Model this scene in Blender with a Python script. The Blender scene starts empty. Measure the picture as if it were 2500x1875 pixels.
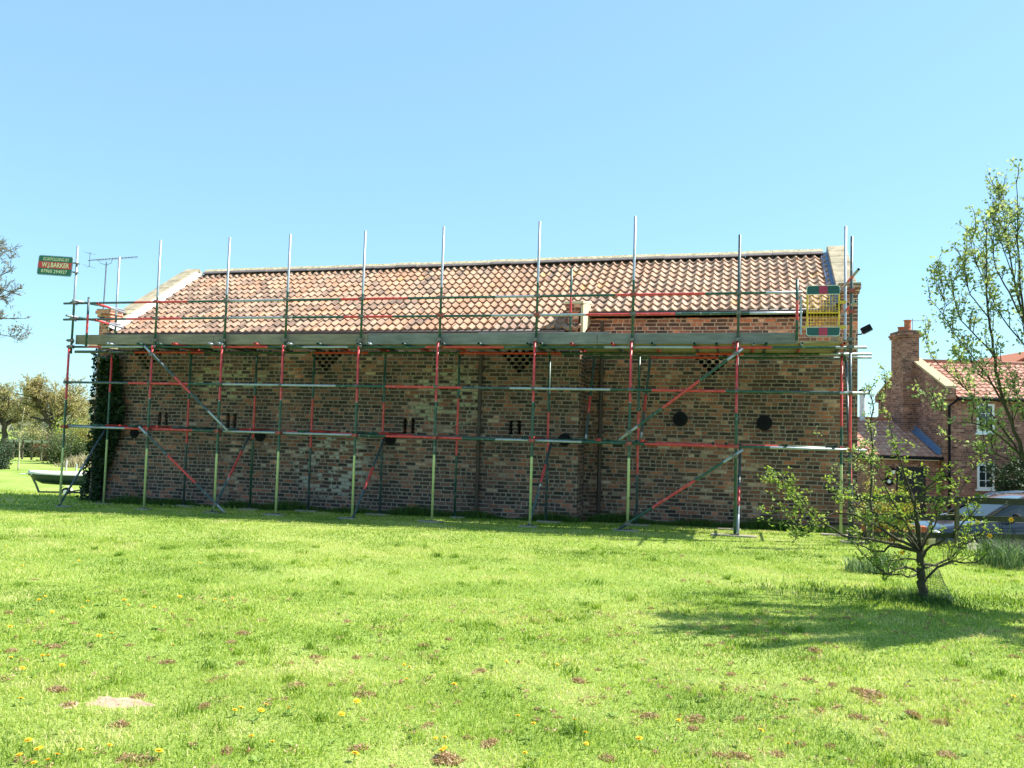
import bpy, bmesh, math, random
import numpy as np
from mathutils import Vector, Matrix

random.seed(7)
RNG = np.random.default_rng(11)
scene = bpy.context.scene
COL = scene.collection

# ------------------------------------------------------------------ camera, sky, sun, exposure
F_PX, PITCH, ROLL, YAW, EYE = 2090.0, math.radians(3.449), math.radians(1.6414), math.radians(15.172), 1.66
SUN_EL, SUN_AZ = math.radians(51.5), math.radians(22.0)      # azimuth from +X (along the barn) towards +Y (behind it)

cam_d = bpy.data.cameras.new("Camera")
cam_d.sensor_fit = 'HORIZONTAL'; cam_d.sensor_width = 36.0
cam_d.lens = 36.0 * F_PX / 2500.0
cam_d.clip_start = 0.1; cam_d.clip_end = 3000
cam = bpy.data.objects.new("Camera", cam_d); COL.objects.link(cam)
fwd = Vector((-math.sin(YAW) * math.cos(PITCH), math.cos(YAW) * math.cos(PITCH), math.sin(PITCH)))
right0 = Vector((math.cos(YAW), math.sin(YAW), 0)); up0 = right0.cross(fwd)
cr, sr = math.cos(ROLL), math.sin(ROLL)
right = right0 * cr + up0 * sr          # scene looks turned clockwise by ROLL
upv = -right0 * sr + up0 * cr
cam.matrix_world = Matrix(((right.x, upv.x, -fwd.x, 0), (right.y, upv.y, -fwd.y, 0), (right.z, upv.z, -fwd.z, EYE), (0, 0, 0, 1)))
scene.camera = cam

world = bpy.data.worlds.new("World"); scene.world = world; world.use_nodes = True
wn = world.node_tree; bg = wn.nodes['Background']
sky = wn.nodes.new('ShaderNodeTexSky'); sky.sky_type = 'NISHITA'; sky.sun_disc = False
sky.sun_elevation = SUN_EL; sky.sun_rotation = math.pi / 2 - SUN_AZ
sky.air_density = 0.85; sky.dust_density = 0.6; sky.ozone_density = 0.5; sky.altitude = 0
tintn = wn.nodes.new('ShaderNodeMix'); tintn.data_type = 'RGBA'; tintn.blend_type = 'MULTIPLY'; tintn.inputs[0].default_value = 1.0
tintn.inputs[7].default_value = (0.80, 1.07, 1.0, 1); wn.links.new(sky.outputs[0], tintn.inputs[6]); haz = wn.nodes.new('ShaderNodeMix'); haz.data_type = 'RGBA'; haz.inputs[0].default_value = 0.55
haz.inputs[7].default_value = (1.62, 2.80, 3.95, 1)          # thin even spring haze over the blue
wn.links.new(tintn.outputs[2], haz.inputs[6]); wn.links.new(haz.outputs[2], bg.inputs[0]); bg.inputs[1].default_value = 0.090

sun_d = bpy.data.lights.new("Sun", 'SUN'); sun_d.energy = 3.7; sun_d.angle = math.radians(0.53); sun_d.color = (1.0, 0.955, 0.88)
sun = bpy.data.objects.new("Sun", sun_d); COL.objects.link(sun)
sdir = Vector((math.cos(SUN_EL) * math.cos(SUN_AZ), math.cos(SUN_EL) * math.sin(SUN_AZ), math.sin(SUN_EL)))
sun.rotation_euler = sdir.to_track_quat('Z', 'Y').to_euler(); sun.location = (30, 15, 40)

scene.view_settings.view_transform = 'Standard'; scene.view_settings.look = 'None'
scene.view_settings.gamma = 1.0; scene.view_settings.use_curve_mapping = False
scene.view_settings.exposure = 1.6
scene.render.engine = 'CYCLES'
scene.cycles.use_denoising = True
scene.cycles.max_bounces = 6; scene.cycles.transparent_max_bounces = 6

# ------------------------------------------------------------------ helpers
CT, ST = math.cos(YAW), math.sin(YAW)
def ray(px, py):
    u, v = px - 1250.0, py - 937.5
    u, v = u * cr + v * sr, -u * sr + v * cr
    x, yf, zu = u / F_PX, 1.0, -v / F_PX
    c, s = math.cos(PITCH), math.sin(PITCH)
    y = c * yf - s * zu; z = s * yf + c * zu
    return Vector((x * CT - y * ST, x * ST + y * CT, z)), y
def atY(px, py, Y):
    r, _ = ray(px, py); k = Y / r.y
    return Vector((r.x * k, r.y * k, r.z * k + EYE))
def atX(px, py, X):
    r, _ = ray(px, py); k = X / r.x
    return Vector((r.x * k, r.y * k, r.z * k + EYE))
def atD(px, py, D):
    r, y = ray(px, py); k = D / y
    return Vector((r.x * k, r.y * k, r.z * k + EYE))
def c2w(xc, yc, z=0.0):
    return Vector((xc * CT - yc * ST, xc * ST + yc * CT, z))

_FX = np.array([-60, -30, -14.24, -12.1, -10.4, -9, -7.35, -5.7, -3.8, -2, -.1, 2, 6, 30, 60.])
_FZ = np.array([-.25, -.2, -.165, -.11, -.1, -.07, -.06, -.03, -.016, .012, .028, .03, .0, -.1, -.1])
def sstep(a, b, x):
    t = np.clip((x - a) / (b - a), 0, 1); return t * t * (3 - 2 * t)
def g(X, Y):
    X = np.asarray(X, float); Y = np.asarray(Y, float)
    base = np.interp(X, _FX, _FZ) * sstep(5, 15.5, Y)
    wr = sstep(1.5, 4.5, X)
    drop = -1.35 * ((1 - wr) * sstep(15.2, 34, Y) + wr * sstep(14.2, 25.5, Y))
    und = .02 * np.sin(X * .7 + Y * .35) * np.sin(Y * .5 - X * .2) * sstep(3, 7, Y) * (1 - sstep(11, 15, Y))
    return base + drop + und
def gz(x, y): return float(g(x, y))
def ground_px(px, py):
    r, _ = ray(px, py); z = 0.0
    for _i in range(30):
        k = (z - EYE) / r.z; z = gz(r.x * k, r.y * k)
    return Vector((r.x * k, r.y * k, z))

def tag(o, label=None, cat=None, group=None, kind=None):
    if label: o['label'] = label
    if cat: o['category'] = cat
    if group: o['group'] = group
    if kind: o['kind'] = kind
    return o
def empty(name, loc=(0, 0, 0), label=None, cat=None, group=None):
    o = bpy.data.objects.new(name, None); COL.objects.link(o); o.location = loc
    o.empty_display_size = 0.2
    return tag(o, label, cat, group)
def link_mesh(name, me, parent=None, loc=None):
    o = bpy.data.objects.new(name, me); COL.objects.link(o)
    if parent is not None: o.parent = parent
    if loc is not None: o.location = loc
    return o
def copy_tree(o, parent=None):
    c = o.copy(); COL.objects.link(c); c.parent = parent
    for ch in [x for x in bpy.data.objects if x.parent is o]: copy_tree(ch, c)
    return c

class MB:
    """collects shapes for one mesh"""
    def __init__(s): s.v = []; s.f = []; s.m = []; s.a = []; s.cur = 0.0
    def vert(s, p): s.v.append((p[0], p[1], p[2])); s.a.append(s.cur); return len(s.v) - 1
    def face(s, ids, m=0): s.f.append(tuple(ids)); s.m.append(m)
    def poly(s, pts, m=0): s.face([s.vert(p) for p in pts], m)
    def box(s, a, b, m=0, sides=None):
        x0, y0, z0 = a; x1, y1, z1 = b
        i = [s.vert(p) for p in ((x0,y0,z0),(x1,y0,z0),(x1,y1,z0),(x0,y1,z0),(x0,y0,z1),(x1,y0,z1),(x1,y1,z1),(x0,y1,z1))]
        for q in ((0,3,2,1),(4,5,6,7),(0,1,5,4),(1,2,6,5),(2,3,7,6),(3,0,4,7)): s.face([i[k] for k in q], m)
    def obox(s, c, ax, ay, az, m=0):
        """oriented box, half axes ax ay az"""
        c, ax, ay, az = Vector(c), Vector(ax), Vector(ay), Vector(az)
        i = [s.vert(c + ax*sx + ay*sy + az*sz) for sz in (-1,1) for sx, sy in ((-1,-1),(1,-1),(1,1),(-1,1))]
        for q in ((0,3,2,1),(4,5,6,7),(0,1,5,4),(1,2,6,5),(2,3,7,6),(3,0,4,7)): s.face([i[k] for k in q], m)
    def prism(s, pts, d, m=0):
        """polygon pts extruded by vector d"""
        d = Vector(d); n = len(pts)
        a = [s.vert(p) for p in pts]; b = [s.vert(Vector(p) + d) for p in pts]
        s.face(a[::-1], m); s.face(b, m)
        for k in range(n): s.face((a[k], a[(k+1) % n], b[(k+1) % n], b[k]), m)
    def tube(s, pts, rad, n=8, m=0, cap=True, hollow=0.0):
        pts = [Vector(p) for p in pts]
        if not hasattr(rad, '__len__'): rad = [rad] * len(pts)
        rings = []
        ref = None
        for k, p in enumerate(pts):
            t = (pts[min(k+1, len(pts)-1)] - pts[max(k-1, 0)])
            if t.length < 1e-9: t = Vector((0, 0, 1))
            t.normalize()
            if ref is None:
                ref = Vector((0, 0, 1)) if abs(t.z) < .9 else Vector((1, 0, 0))
            u = (ref - t * ref.dot(t))
            if u.length < 1e-6: u = Vector((0, 1, 0)) - t * t.y
            u.normalize(); w = t.cross(u); ref = u
            rings.append([s.vert(p + (u * math.cos(2*math.pi*j/n) + w * math.sin(2*math.pi*j/n)) * rad[k]) for j in range(n)])
        ms = m if hasattr(m, '__len__') else [m] * (len(pts) - 1)
        for k in range(len(pts) - 1):
            for j in range(n):
                s.face((rings[k][j], rings[k][(j+1) % n], rings[k+1][(j+1) % n], rings[k+1][j]), ms[k])
        if cap:
            if hollow > 0 and len(pts) > 1:
                for end in (0, -1):
                    t = (pts[1] - pts[0]) if end == 0 else (pts[-2] - pts[-1]); t.normalize()
                    c = pts[end]; mm = ms[end]
                    inn = [s.vert(c + (Vector(s.v[q]) - c) * hollow) for q in rings[end]]
                    dee = [s.vert(Vector(s.v[q]) + t * .12) for q in inn]
                    R = rings[end]
                    for j in range(n):
                        j2 = (j + 1) % n
                        s.face((R[j2], R[j], inn[j], inn[j2]) if end == 0 else (R[j], R[j2], inn[j2], inn[j]), mm)
                        s.face((inn[j2], inn[j], dee[j], dee[j2]) if end == 0 else (inn[j], inn[j2], dee[j2], dee[j]), mm)
                    s.face(dee if end == 0 else dee[::-1], mm)
            else:
                s.face(rings[0][::-1], ms[0]); s.face(rings[-1], ms[-1])
    def sphere(s, c, r, n=8, k=6, m=0, sc=(1, 1, 1)):
        c = Vector(c)
        ids = [[s.vert((c.x + r*sc[0]*math.sin(math.pi*i/k)*math.cos(2*math.pi*j/n), c.y + r*sc[1]*math.sin(math.pi*i/k)*math.sin(2*math.pi*j/n), c.z + r*sc[2]*math.cos(math.pi*i/k))) for j in range(n)] for i in range(k+1)]
        for i in range(k):
            for j in range(n): s.face((ids[i][j], ids[i+1][j], ids[i+1][(j+1)%n], ids[i][(j+1)%n]), m)
    def lathe(s, prof, n=16, m=0, c=(0, 0, 0), axis='z'):
        ids = []
        for r, z in prof:
            row = []
            for j in range(n):
                a = 2*math.pi*j/n; x, y = r*math.cos(a), r*math.sin(a)
                p = (x, y, z) if axis == 'z' else ((x, z, y) if axis == 'y' else (z, x, y))
                row.append(s.vert((p[0]+c[0], p[1]+c[1], p[2]+c[2])))
            ids.append(row)
        for i in range(len(prof)-1):
            for j in range(n): s.face((ids[i][j], ids[i][(j+1)%n], ids[i+1][(j+1)%n], ids[i+1][j]), m)
    def build(s, name, mats, parent=None, smooth=False, loc=None, bevel=0.0, attr=None):
        me = bpy.data.meshes.new(name)
        me.from_pydata(s.v, [], s.f)
        for m in (mats if isinstance(mats, (list, tuple)) else [mats]): me.materials.append(m)
        me.polygons.foreach_set('material_index', s.m)
        if smooth: me.polygons.foreach_set('use_smooth', [True] * len(s.f))
        if attr:
            at = me.attributes.new(attr, 'FLOAT', 'POINT'); at.data.foreach_set('value', s.a)
        me.update()
        o = link_mesh(name, me, parent, loc)
        if bevel:
            b = o.modifiers.new('edge', 'BEVEL'); b.width = bevel; b.segments = 2; b.limit_method = 'ANGLE'
        return o

def np_mesh(name, V, T, mats, parent=None, attr=None, smooth=False):
    """big triangle / quad mesh from numpy arrays"""
    me = bpy.data.meshes.new(name)
    k = T.shape[1]
    me.vertices.add(len(V)); me.vertices.foreach_set('co', np.ascontiguousarray(V, np.float32).ravel())
    me.loops.add(T.size); me.loops.foreach_set('vertex_index', np.ascontiguousarray(T, np.int32).ravel())
    me.polygons.add(len(T)); me.polygons.foreach_set('loop_start', np.arange(0, T.size, k, dtype=np.int32))
    if smooth: me.polygons.foreach_set('use_smooth', np.ones(len(T), bool))
    for m in (mats if isinstance(mats, (list, tuple)) else [mats]): me.materials.append(m)
    if attr is not None:
        for nm, arr in attr.items():
            at = me.attributes.new(nm, 'FLOAT', 'POINT'); at.data.foreach_set('value', np.ascontiguousarray(arr, np.float32))
    me.update(calc_edges=True); me.validate()
    return link_mesh(name, me, parent)

# ------------------------------------------------------------------ material helpers
class NT:
    def __init__(s, name):
        s.mat = bpy.data.materials.new(name); s.mat.use_nodes = True
        s.t = s.mat.node_tree; s.b = s.t.nodes['Principled BSDF']; s.out = s.t.nodes['Material Output']
    def n(s, typ, **kw):
        nd = s.t.nodes.new('ShaderNode' + typ)
        for k, v in kw.items():
            if k.startswith('i_'):
                key = k[2:]; key = int(key) if key.isdigit() else key
                s.put(nd.inputs[key], v)
            else: setattr(nd, k, v)
        return nd
    def put(s, inp, v):
        if isinstance(v, bpy.types.NodeSocket): s.t.links.new(v, inp)
        elif isinstance(v, bpy.types.Node): s.t.links.new(v.outputs[0], inp)
        else: inp.default_value = v
    def m(s, op, a, b=0.0, c=0.0):
        nd = s.t.nodes.new('ShaderNodeMath'); nd.operation = op
        s.put(nd.inputs[0], a); s.put(nd.inputs[1], b); s.put(nd.inputs[2], c); return nd.outputs[0]
    def mix(s, f, a, b, typ='MIX'):
        nd = s.t.nodes.new('ShaderNodeMix'); nd.data_type = 'RGBA'; nd.blend_type = typ
        s.put(nd.inputs[0], f)
        for k, v in ((6, a), (7, b)):
            if isinstance(v, tuple) and len(v) == 3: v = (*v, 1)
            s.put(nd.inputs[k], v)
        return nd.outputs[2]
    def ramp(s, f, stops, interp='LINEAR'):
        nd = s.t.nodes.new('ShaderNodeValToRGB'); r = nd.color_ramp; r.interpolation = interp
        while len(r.elements) < len(stops): r.elements.new(0.5)
        for e, (p, c) in zip(r.elements, stops): e.position = p; e.color = (*c, 1) if len(c) == 3 else c
        s.put(nd.inputs[0], f); return nd.outputs[0]
    def noise(s, scale, vec=None, detail=3.0, rough=.55, dist=0.0):
        nd = s.n('TexNoise'); nd.inputs['Scale'].default_value = scale; nd.inputs['Detail'].default_value = detail
        nd.inputs['Roughness'].default_value = rough; nd.inputs['Distortion'].default_value = dist
        if vec is not None: s.put(nd.inputs['Vector'], vec)
        return nd.outputs[0]
    def obj(s): return s.n('TexCoord').outputs['Object']
    def pos(s): return s.n('NewGeometry').outputs['Position']
    def bump(s, h, st=.4, d=.01):
        nd = s.n('Bump'); nd.inputs['Strength'].default_value = st; nd.inputs['Distance'].default_value = d
        s.put(nd.inputs['Height'], h); s.t.links.new(nd.outputs[0], s.b.inputs['Normal'])
    def col(s, c):
        s.put(s.b.inputs['Base Color'], (*c, 1) if isinstance(c, tuple) and len(c) == 3 else c)
    def set(s, **kw):
        for k, v in kw.items(): s.put(s.b.inputs[k.replace('_', ' ')], v)
        return s

def plain(name, c, rough=.6, metal=0.0, var=.25, scale=9.0, bump=0.0, spec=.4, bs=40.0):
    """a surface of one colour with mottling"""
    t = NT(name); p = t.obj()
    f = t.noise(scale, p, 5, .6)
    lo = tuple(x * (1 - var) for x in c); hi = tuple(min(1, x * (1 + var)) for x in c)
    t.col(t.ramp(f, [(.3, lo), (.7, hi)])); t.set(Roughness=rough, Metallic=metal)
    t.b.inputs['Specular IOR Level'].default_value = spec
    if bump: t.bump(t.noise(bs, p, 4, .6), bump, .01)
    return t.mat

def brick(name, L, H, mort, stops, mcol, stain=None, seed=0.0, patch=None, edge=.005, bumpd=.012, bounce_z=None):
    """random-bond brickwork: mortar joints, single brick colours, chipped edges"""
    t = NT(name); o = t.obj()
    sp = t.n('SeparateXYZ', i_0=o)
    wob = t.noise(5.0, o, 2); wob2 = t.noise(4.3, t.n('VectorMath', operation='ADD', i_0=o, i_1=(7, 3, 9)).outputs[0], 2)
    u = t.m('ADD', t.m('ADD', sp.outputs[0], sp.outputs[1]), t.m('MULTIPLY', t.m('SUBTRACT', wob, .5), .035))
    v = t.m('ADD', sp.outputs[2], t.m('MULTIPLY', t.m('SUBTRACT', wob2, .5), .022))
    vr = t.m('DIVIDE', t.m('ADD', v, 10.0), H); row = t.m('FLOOR', vr); fv = t.m('FRACT', vr)
    rw = t.n('TexWhiteNoise', noise_dimensions='1D', i_W=t.m('ADD', row, seed)).outputs[0]
    ur = t.m('ADD', t.m('ADD', t.m('DIVIDE', t.m('ADD', u, 40.0), L), t.m('MULTIPLY', row, .5)), t.m('MULTIPLY', rw, .42))
    colm = t.m('FLOOR', ur); fu = t.m('FRACT', ur)
    cv = t.n('CombineXYZ', i_0=colm, i_1=row, i_2=seed)
    w1 = t.n('TexWhiteNoise', noise_dimensions='3D', i_Vector=cv).outputs[0]
    split = t.m('LESS_THAN', w1, .34)
    half = t.m('MULTIPLY', t.m('GREATER_THAN', fu, .5), split)
    cv2 = t.n('CombineXYZ', i_0=t.m('ADD', colm, t.m('MULTIPLY', half, .5)), i_1=row, i_2=seed + 5)
    w2 = t.n('TexWhiteNoise', noise_dimensions='3D', i_Vector=cv2).outputs[0]
    w3 = t.n('TexWhiteNoise', noise_dimensions='3D', i_Vector=t.n('CombineXYZ', i_0=t.m('ADD', colm, t.m('MULTIPLY', half, .5)), i_1=row, i_2=seed + 9)).outputs[0]
    du = t.m('MULTIPLY', t.m('MINIMUM', fu, t.m('SUBTRACT', 1.0, fu)), L)
    dm = t.m('MULTIPLY', t.m('ABSOLUTE', t.m('SUBTRACT', fu, .5)), L)
    du = t.m('MINIMUM', du, t.m('ADD', dm, t.m('MULTIPLY', t.m('SUBTRACT', 1.0, split), 5.0)))
    dv = t.m('MULTIPLY', t.m('MINIMUM', fv, t.m('SUBTRACT', 1.0, fv)), H)
    d = t.m('MINIMUM', du, dv)
    fine = t.noise(55.0, o, 3, .65)
    d = t.m('ADD', d, t.m('MULTIPLY', t.m('SUBTRACT', fine, .5), edge * 2.2))
    mr = t.n('MapRange', interpolation_type='SMOOTHSTEP'); t.put(mr.inputs[0], d)
    mr.inputs[1].default_value = mort * .5 - .0025; mr.inputs[2].default_value = mort * .5 + .0035
    mask = mr.outputs[0]
    big = t.noise(.55, o, 4, .6)
    sel = t.m('ADD', w2, t.m('MULTIPLY', t.m('SUBTRACT', big, .5), .9))
    bc = t.ramp(sel, stops)
    bc = t.mix(1.0, bc, t.ramp(t.noise(28.0, o, 4, .7), [(.25, (.55,)*3), (.75, (1.35,)*3)]), 'MULTIPLY')
    bc = t.mix(1.0, bc, t.ramp(w3, [(0, (.74,)*3), (1, (1.22,)*3)]), 'MULTIPLY')
    mc = t.mix(1.0, mcol, t.ramp(t.noise(9.0, o, 4, .7), [(.25, (.6,)*3), (.75, (1.3,)*3)]), 'MULTIPLY')
    c = t.mix(mask, mc, bc)
    if patch:       # lime-washed / patched bricks: whitish
        for (px_, pz_, rx, rz, pc) in patch:
            ax = t.m('DIVIDE', t.m('SUBTRACT', sp.outputs[0], px_), rx); az = t.m('DIVIDE', t.m('SUBTRACT', sp.outputs[2], pz_), rz)
            r2 = t.m('ADD', t.m('MULTIPLY', ax, ax), t.m('MULTIPLY', az, az))
            k = t.m('MULTIPLY', t.m('MULTIPLY', t.m('SUBTRACT', 1.0, t.m('MINIMUM', r2, 1.0)), t.m('GREATER_THAN', w3, .62)), t.m('MULTIPLY', mask, t.m('GREATER_THAN', t.noise(11.0, o, 3), .43)))
            c = t.mix(t.m('MINIMUM', t.m('MULTIPLY', k, 2.2), .85), c, pc)
    if stain:       # grey-green weathering high up, fading into the bricks
        (z0, z1, sc, amt) = stain
        zr = t.n('MapRange', i_0=t.m('ADD', sp.outputs[2], t.m('MULTIPLY', t.m('SUBTRACT', t.noise(.8, o, 4), .5), 2.2)), i_1=z0, i_2=z1).outputs[0]
        zr = t.m('MULTIPLY', zr, t.m('LESS_THAN', sp.outputs[2], bounce_z or 99.0))
        c = t.mix(t.m('MULTIPLY', zr, amt), c, t.mix(1.0, c, sc, 'MULTIPLY'))
    mp = t.n('Mapping'); mp.inputs['Scale'].default_value = (1.0, 1.0, .45); t.put(mp.inputs[0], o)
    c = t.mix(1.0, c, t.ramp(t.noise(1.3, mp.outputs[0], 6, .62), [(.28, (.70, .70, .68)), (.5, (.98,)*3), (.75, (1.22, 1.18, 1.1))]), 'MULTIPLY')
    if bounce_z:       # courses above this height painted brighter and redder, as light bounced off the deck
        c = t.mix(t.m('GREATER_THAN', sp.outputs[2], bounce_z), c, t.mix(1.0, c, (1.95, 1.5, 1.32, 1), 'MULTIPLY'))
    t.col(c); t.set(Roughness=.9); t.b.inputs['Specular IOR Level'].default_value = .2
    t.bump(t.m('ADD', t.m('MULTIPLY', mask, .8), t.m('MULTIPLY', fine, .35)), .8, bumpd)
    return t.mat

def leafmat(name, stops, trans=.35, attr='tint', nscale=None, rough=.55):
    t = NT(name)
    a = t.n('Attribute', attribute_name=attr).outputs['Fac']
    if nscale: a = t.m('ADD', a, t.m('MULTIPLY', t.m('SUBTRACT', t.noise(nscale, t.pos(), 3), .5), 1.1))
    c = t.ramp(a, stops)
    t.col(c); t.set(Roughness=rough); t.b.inputs['Specular IOR Level'].default_value = .3
    tr = t.n('BsdfTranslucent'); t.put(tr.inputs[0], t.mix(1.0, c, (1.15, 1.2, .75), 'MULTIPLY'))
    mx = t.n('MixShader'); mx.inputs[0].default_value = trans
    t.t.links.new(t.b.outputs[0], mx.inputs[1]); t.t.links.new(tr.outputs[0], mx.inputs[2])
    t.t.links.new(mx.outputs[0], t.out.inputs[0])
    return t.mat

# tubes
def tubemat(name, c, rough=.35, metal=0.0, wear=(.38, .36, .34), amt=.5):
    t = NT(name); o = t.obj()
    f = t.noise(14.0, o, 5, .7); f2 = t.noise(60.0, o, 3, .6)
    base = t.mix(1.0, (*c, 1), t.ramp(f, [(.3, (.75,)*3), (.7, (1.2,)*3)]), 'MULTIPLY')
    k = t.m('MULTIPLY', t.m('GREATER_THAN', t.m('ADD', f, t.m('MULTIPLY', f2, .4)), .82), amt)
    t.col(t.mix(k, base, wear)); t.set(Roughness=rough, Metallic=metal)
    return t.mat
GALV = tubemat('galvanised_steel', (.36, .39, .44), .45, .45, (.3, .28, .25), .4)
GREEN = tubemat('green_paint', (.018, .075, .055), .4)
RED = tubemat('red_paint', (.58, .05, .05), .4)
PALE = tubemat('pale_green_paint', (.50, .56, .26), .5)
SLATE = tubemat('weathered_dark_paint', (.045, .075, .085), .45)
TUBES = [GALV, GREEN, RED, PALE, SLATE]
G_, N_, R_, P_, S_ = 0, 1, 2, 3, 4
STEEL = plain('dull_steel', (.16, .15, .14), .5, .6, .35)
BLACK = plain('black_paint', (.009, .009, .012), .75, 0, .3, 9, 0, .15)

# ------------------------------------------------------------------ ground
def ground_material():
    t = NT('lawn_soil'); p = t.pos()
    f = t.noise(.9, p, 5, .6); f2 = t.noise(7.0, p, 5, .65); f3 = t.noise(.22, p, 3, .5)
    c = t.ramp(t.m('ADD', t.m('MULTIPLY', f, .6), t.m('MULTIPLY', f2, .4)), [(.32, (.14, .21, .035)), (.5, (.22, .31, .06)), (.68, (.33, .39, .11))])
    c = t.mix(t.m('MULTIPLY', t.ramp(f3, [(.45, (0,)*3), (.65, (1,)*3)]), .45), c, (.38, .41, .13))
    fine = t.noise(60.0, p, 4, .7)
    c = t.mix(1.0, c, t.ramp(fine, [(.3, (.7,)*3), (.7, (1.25,)*3)]), 'MULTIPLY')
    t.col(c); t.set(Roughness=.95); t.b.inputs['Specular IOR Level'].default_value = .1
    t.bump(t.m('ADD', fine, f2), .6, .03)
    return t.mat
GROUND_M = ground_material()
def axis(lo, a, b, hi, step, n):
    near = np.arange(a, b + 1e-6, step)
    l = a - np.geomspace(step, a - lo, n)[::-1]; r = b + np.geomspace(step, hi - b, n)
    return np.concatenate([l, near, r])
gx = axis(-900, -22, 14, 900, .4, 26); gy = axis(-300, 0, 40, 1500, .4, 24)
GX, GY = np.meshgrid(gx, gy); GZ = g(GX, GY)
V = np.stack([GX, GY, GZ], -1).reshape(-1, 3); nx, ny = len(gx), len(gy)
ii, jj = np.meshgrid(np.arange(nx - 1), np.arange(ny - 1)); q = (jj * nx + ii).ravel()
lawn = np_mesh('lawn', V, np.stack([q, q + 1, q + nx + 1, q + nx], -1), GROUND_M, smooth=True)
tag(lawn, kind='structure')

# pale drive in front of the house, a sheet laid over the ground
drv = MB(); ks = []
dx = np.linspace(5.2, 30, 26); dy = np.linspace(0, 1, 14)
rows = []
for v_ in dy:
    row = []
    for x_ in dx:
        y_ = 17.6 + .12 * (x_ - 5) + v_ * 15.0
        row.append(drv.vert((x_, y_, gz(x_, y_) + .012)))
    rows.append(row)
for a_ in range(len(dy) - 1):
    for b_ in range(len(dx) - 1): drv.face((rows[a_][b_], rows[a_][b_+1], rows[a_+1][b_+1], rows[a_+1][b_]))
tag(drv.build('driveway', plain('pale_gravel', (.42, .36, .27), .95, 0, .3, 30, .8), smooth=True), kind='structure')

# ------------------------------------------------------------------ barn
YL, YR, XS, XL, XR, YRID = 17.10, 17.80, -3.22, -14.92, 2.14, 20.30
def zr(X): return 5.80 + .115 * (X + 14.6) / 16.4
SL = .615
def zroof(X, Y): return zr(X) - SL * abs(YRID - Y)
BR_OLD = [(0.0, (0.057, 0.040, 0.037)), (.35, (0.088, 0.055, 0.047)), (.56, (0.143, 0.077, 0.063)), (.72, (0.203, 0.095, 0.073)), (.84, (0.256, 0.110, 0.079)), (.94, (0.362, 0.123, 0.077)), (1.0, (0.413, 0.270, 0.209))]
brickL = brick('old_brick', .235, .080, .021, BR_OLD, (.275, .222, .19, 1), stain=(1.2, 3.4, (.92, .86, .74, 1), .7), seed=2.0,
               patch=[(-8.7, .95, 1.0, .85, (.42, .38, .33, 1)), (-6.1, 2.45, .9, .75, (.40, .37, .26, 1)), (-11.3, 2.75, 1.0, .5, (.36, .34, .22, 1))])
BR_RED = [(0.0, (0.062, 0.041, 0.038)), (.25, (0.113, 0.064, 0.052)), (.48, (0.174, 0.087, 0.065)), (.66, (0.246, 0.108, 0.073)), (.8, (0.318, 0.129, 0.083)), (.92, (0.456, 0.154, 0.086)), (1.0, (0.480, 0.309, 0.227))]
brickR = brick('warm_brick', .235, .0765, .019, BR_RED, (.33, .27, .225, 1), stain=(1.0, 3.2, (.92, .86, .76, 1), .6), seed=6.0, bounce_z=3.46)
STONE = plain('coping_stone', (.33, .275, .185), .9, 0, .35, 5, .5)
MORTARW = plain('white_mortar', (.74, .72, .68), .9, 0, .12, 8, .4)
LEAD = plain('lead_sheet', (.17, .20, .26), .55, .2, .3, 6, .3)
DARKV = plain('painted_recess_shade', (.010, .010, .012), .9, 0, .2)  # near-black backing that paints in the shade inside the vent openings

barn = empty('barn', (-6, YL, gz(-6, YL)), 'long low brick barn with orange pantile roof standing behind the scaffold', 'barn')
bo = (6, -YL, -gz(-6, YL))            # children keep world coordinates
def bpart(mb, name, mats, **k):
    o = mb.build(name, mats, barn, **k); o.location = bo; return o

w = MB()
w.box((XL, YL, -.6), (XS, YL + .33, 3.72))
WALL_L = bpart(w, 'front_wall', brickL)
w = MB()
w.box((XS, YR, -.6), (XR, YR + .33, 4.18))
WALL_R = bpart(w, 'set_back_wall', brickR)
w = MB(); w.box((XS - .33, YL + .333, -.6), (XS - .002, YR + .3, 3.86)); bpart(w, 'return_wall', brickL)
w = MB()
def gable(w, x0, x1, yf, ztop):
    yb = 2 * YRID - YL
    w.prism([(x0, yf + .334, -.6), (x0, yb, -.6), (x0, yb, zroof(x0, yb)), (x0, YRID, zr(x0) + .05), (x0, yf + .334, zroof(x0, yf + .334))], (x1 - x0, 0, 0))
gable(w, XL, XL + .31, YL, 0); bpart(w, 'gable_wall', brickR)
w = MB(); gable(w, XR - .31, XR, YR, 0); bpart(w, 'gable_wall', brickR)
w = MB(); w.box((XL + .311, 2*YRID - YL - .33, -.6), (XR - .311, 2*YRID - YL, 3.6)); bpart(w, 'rear_wall', brickR)

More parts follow.
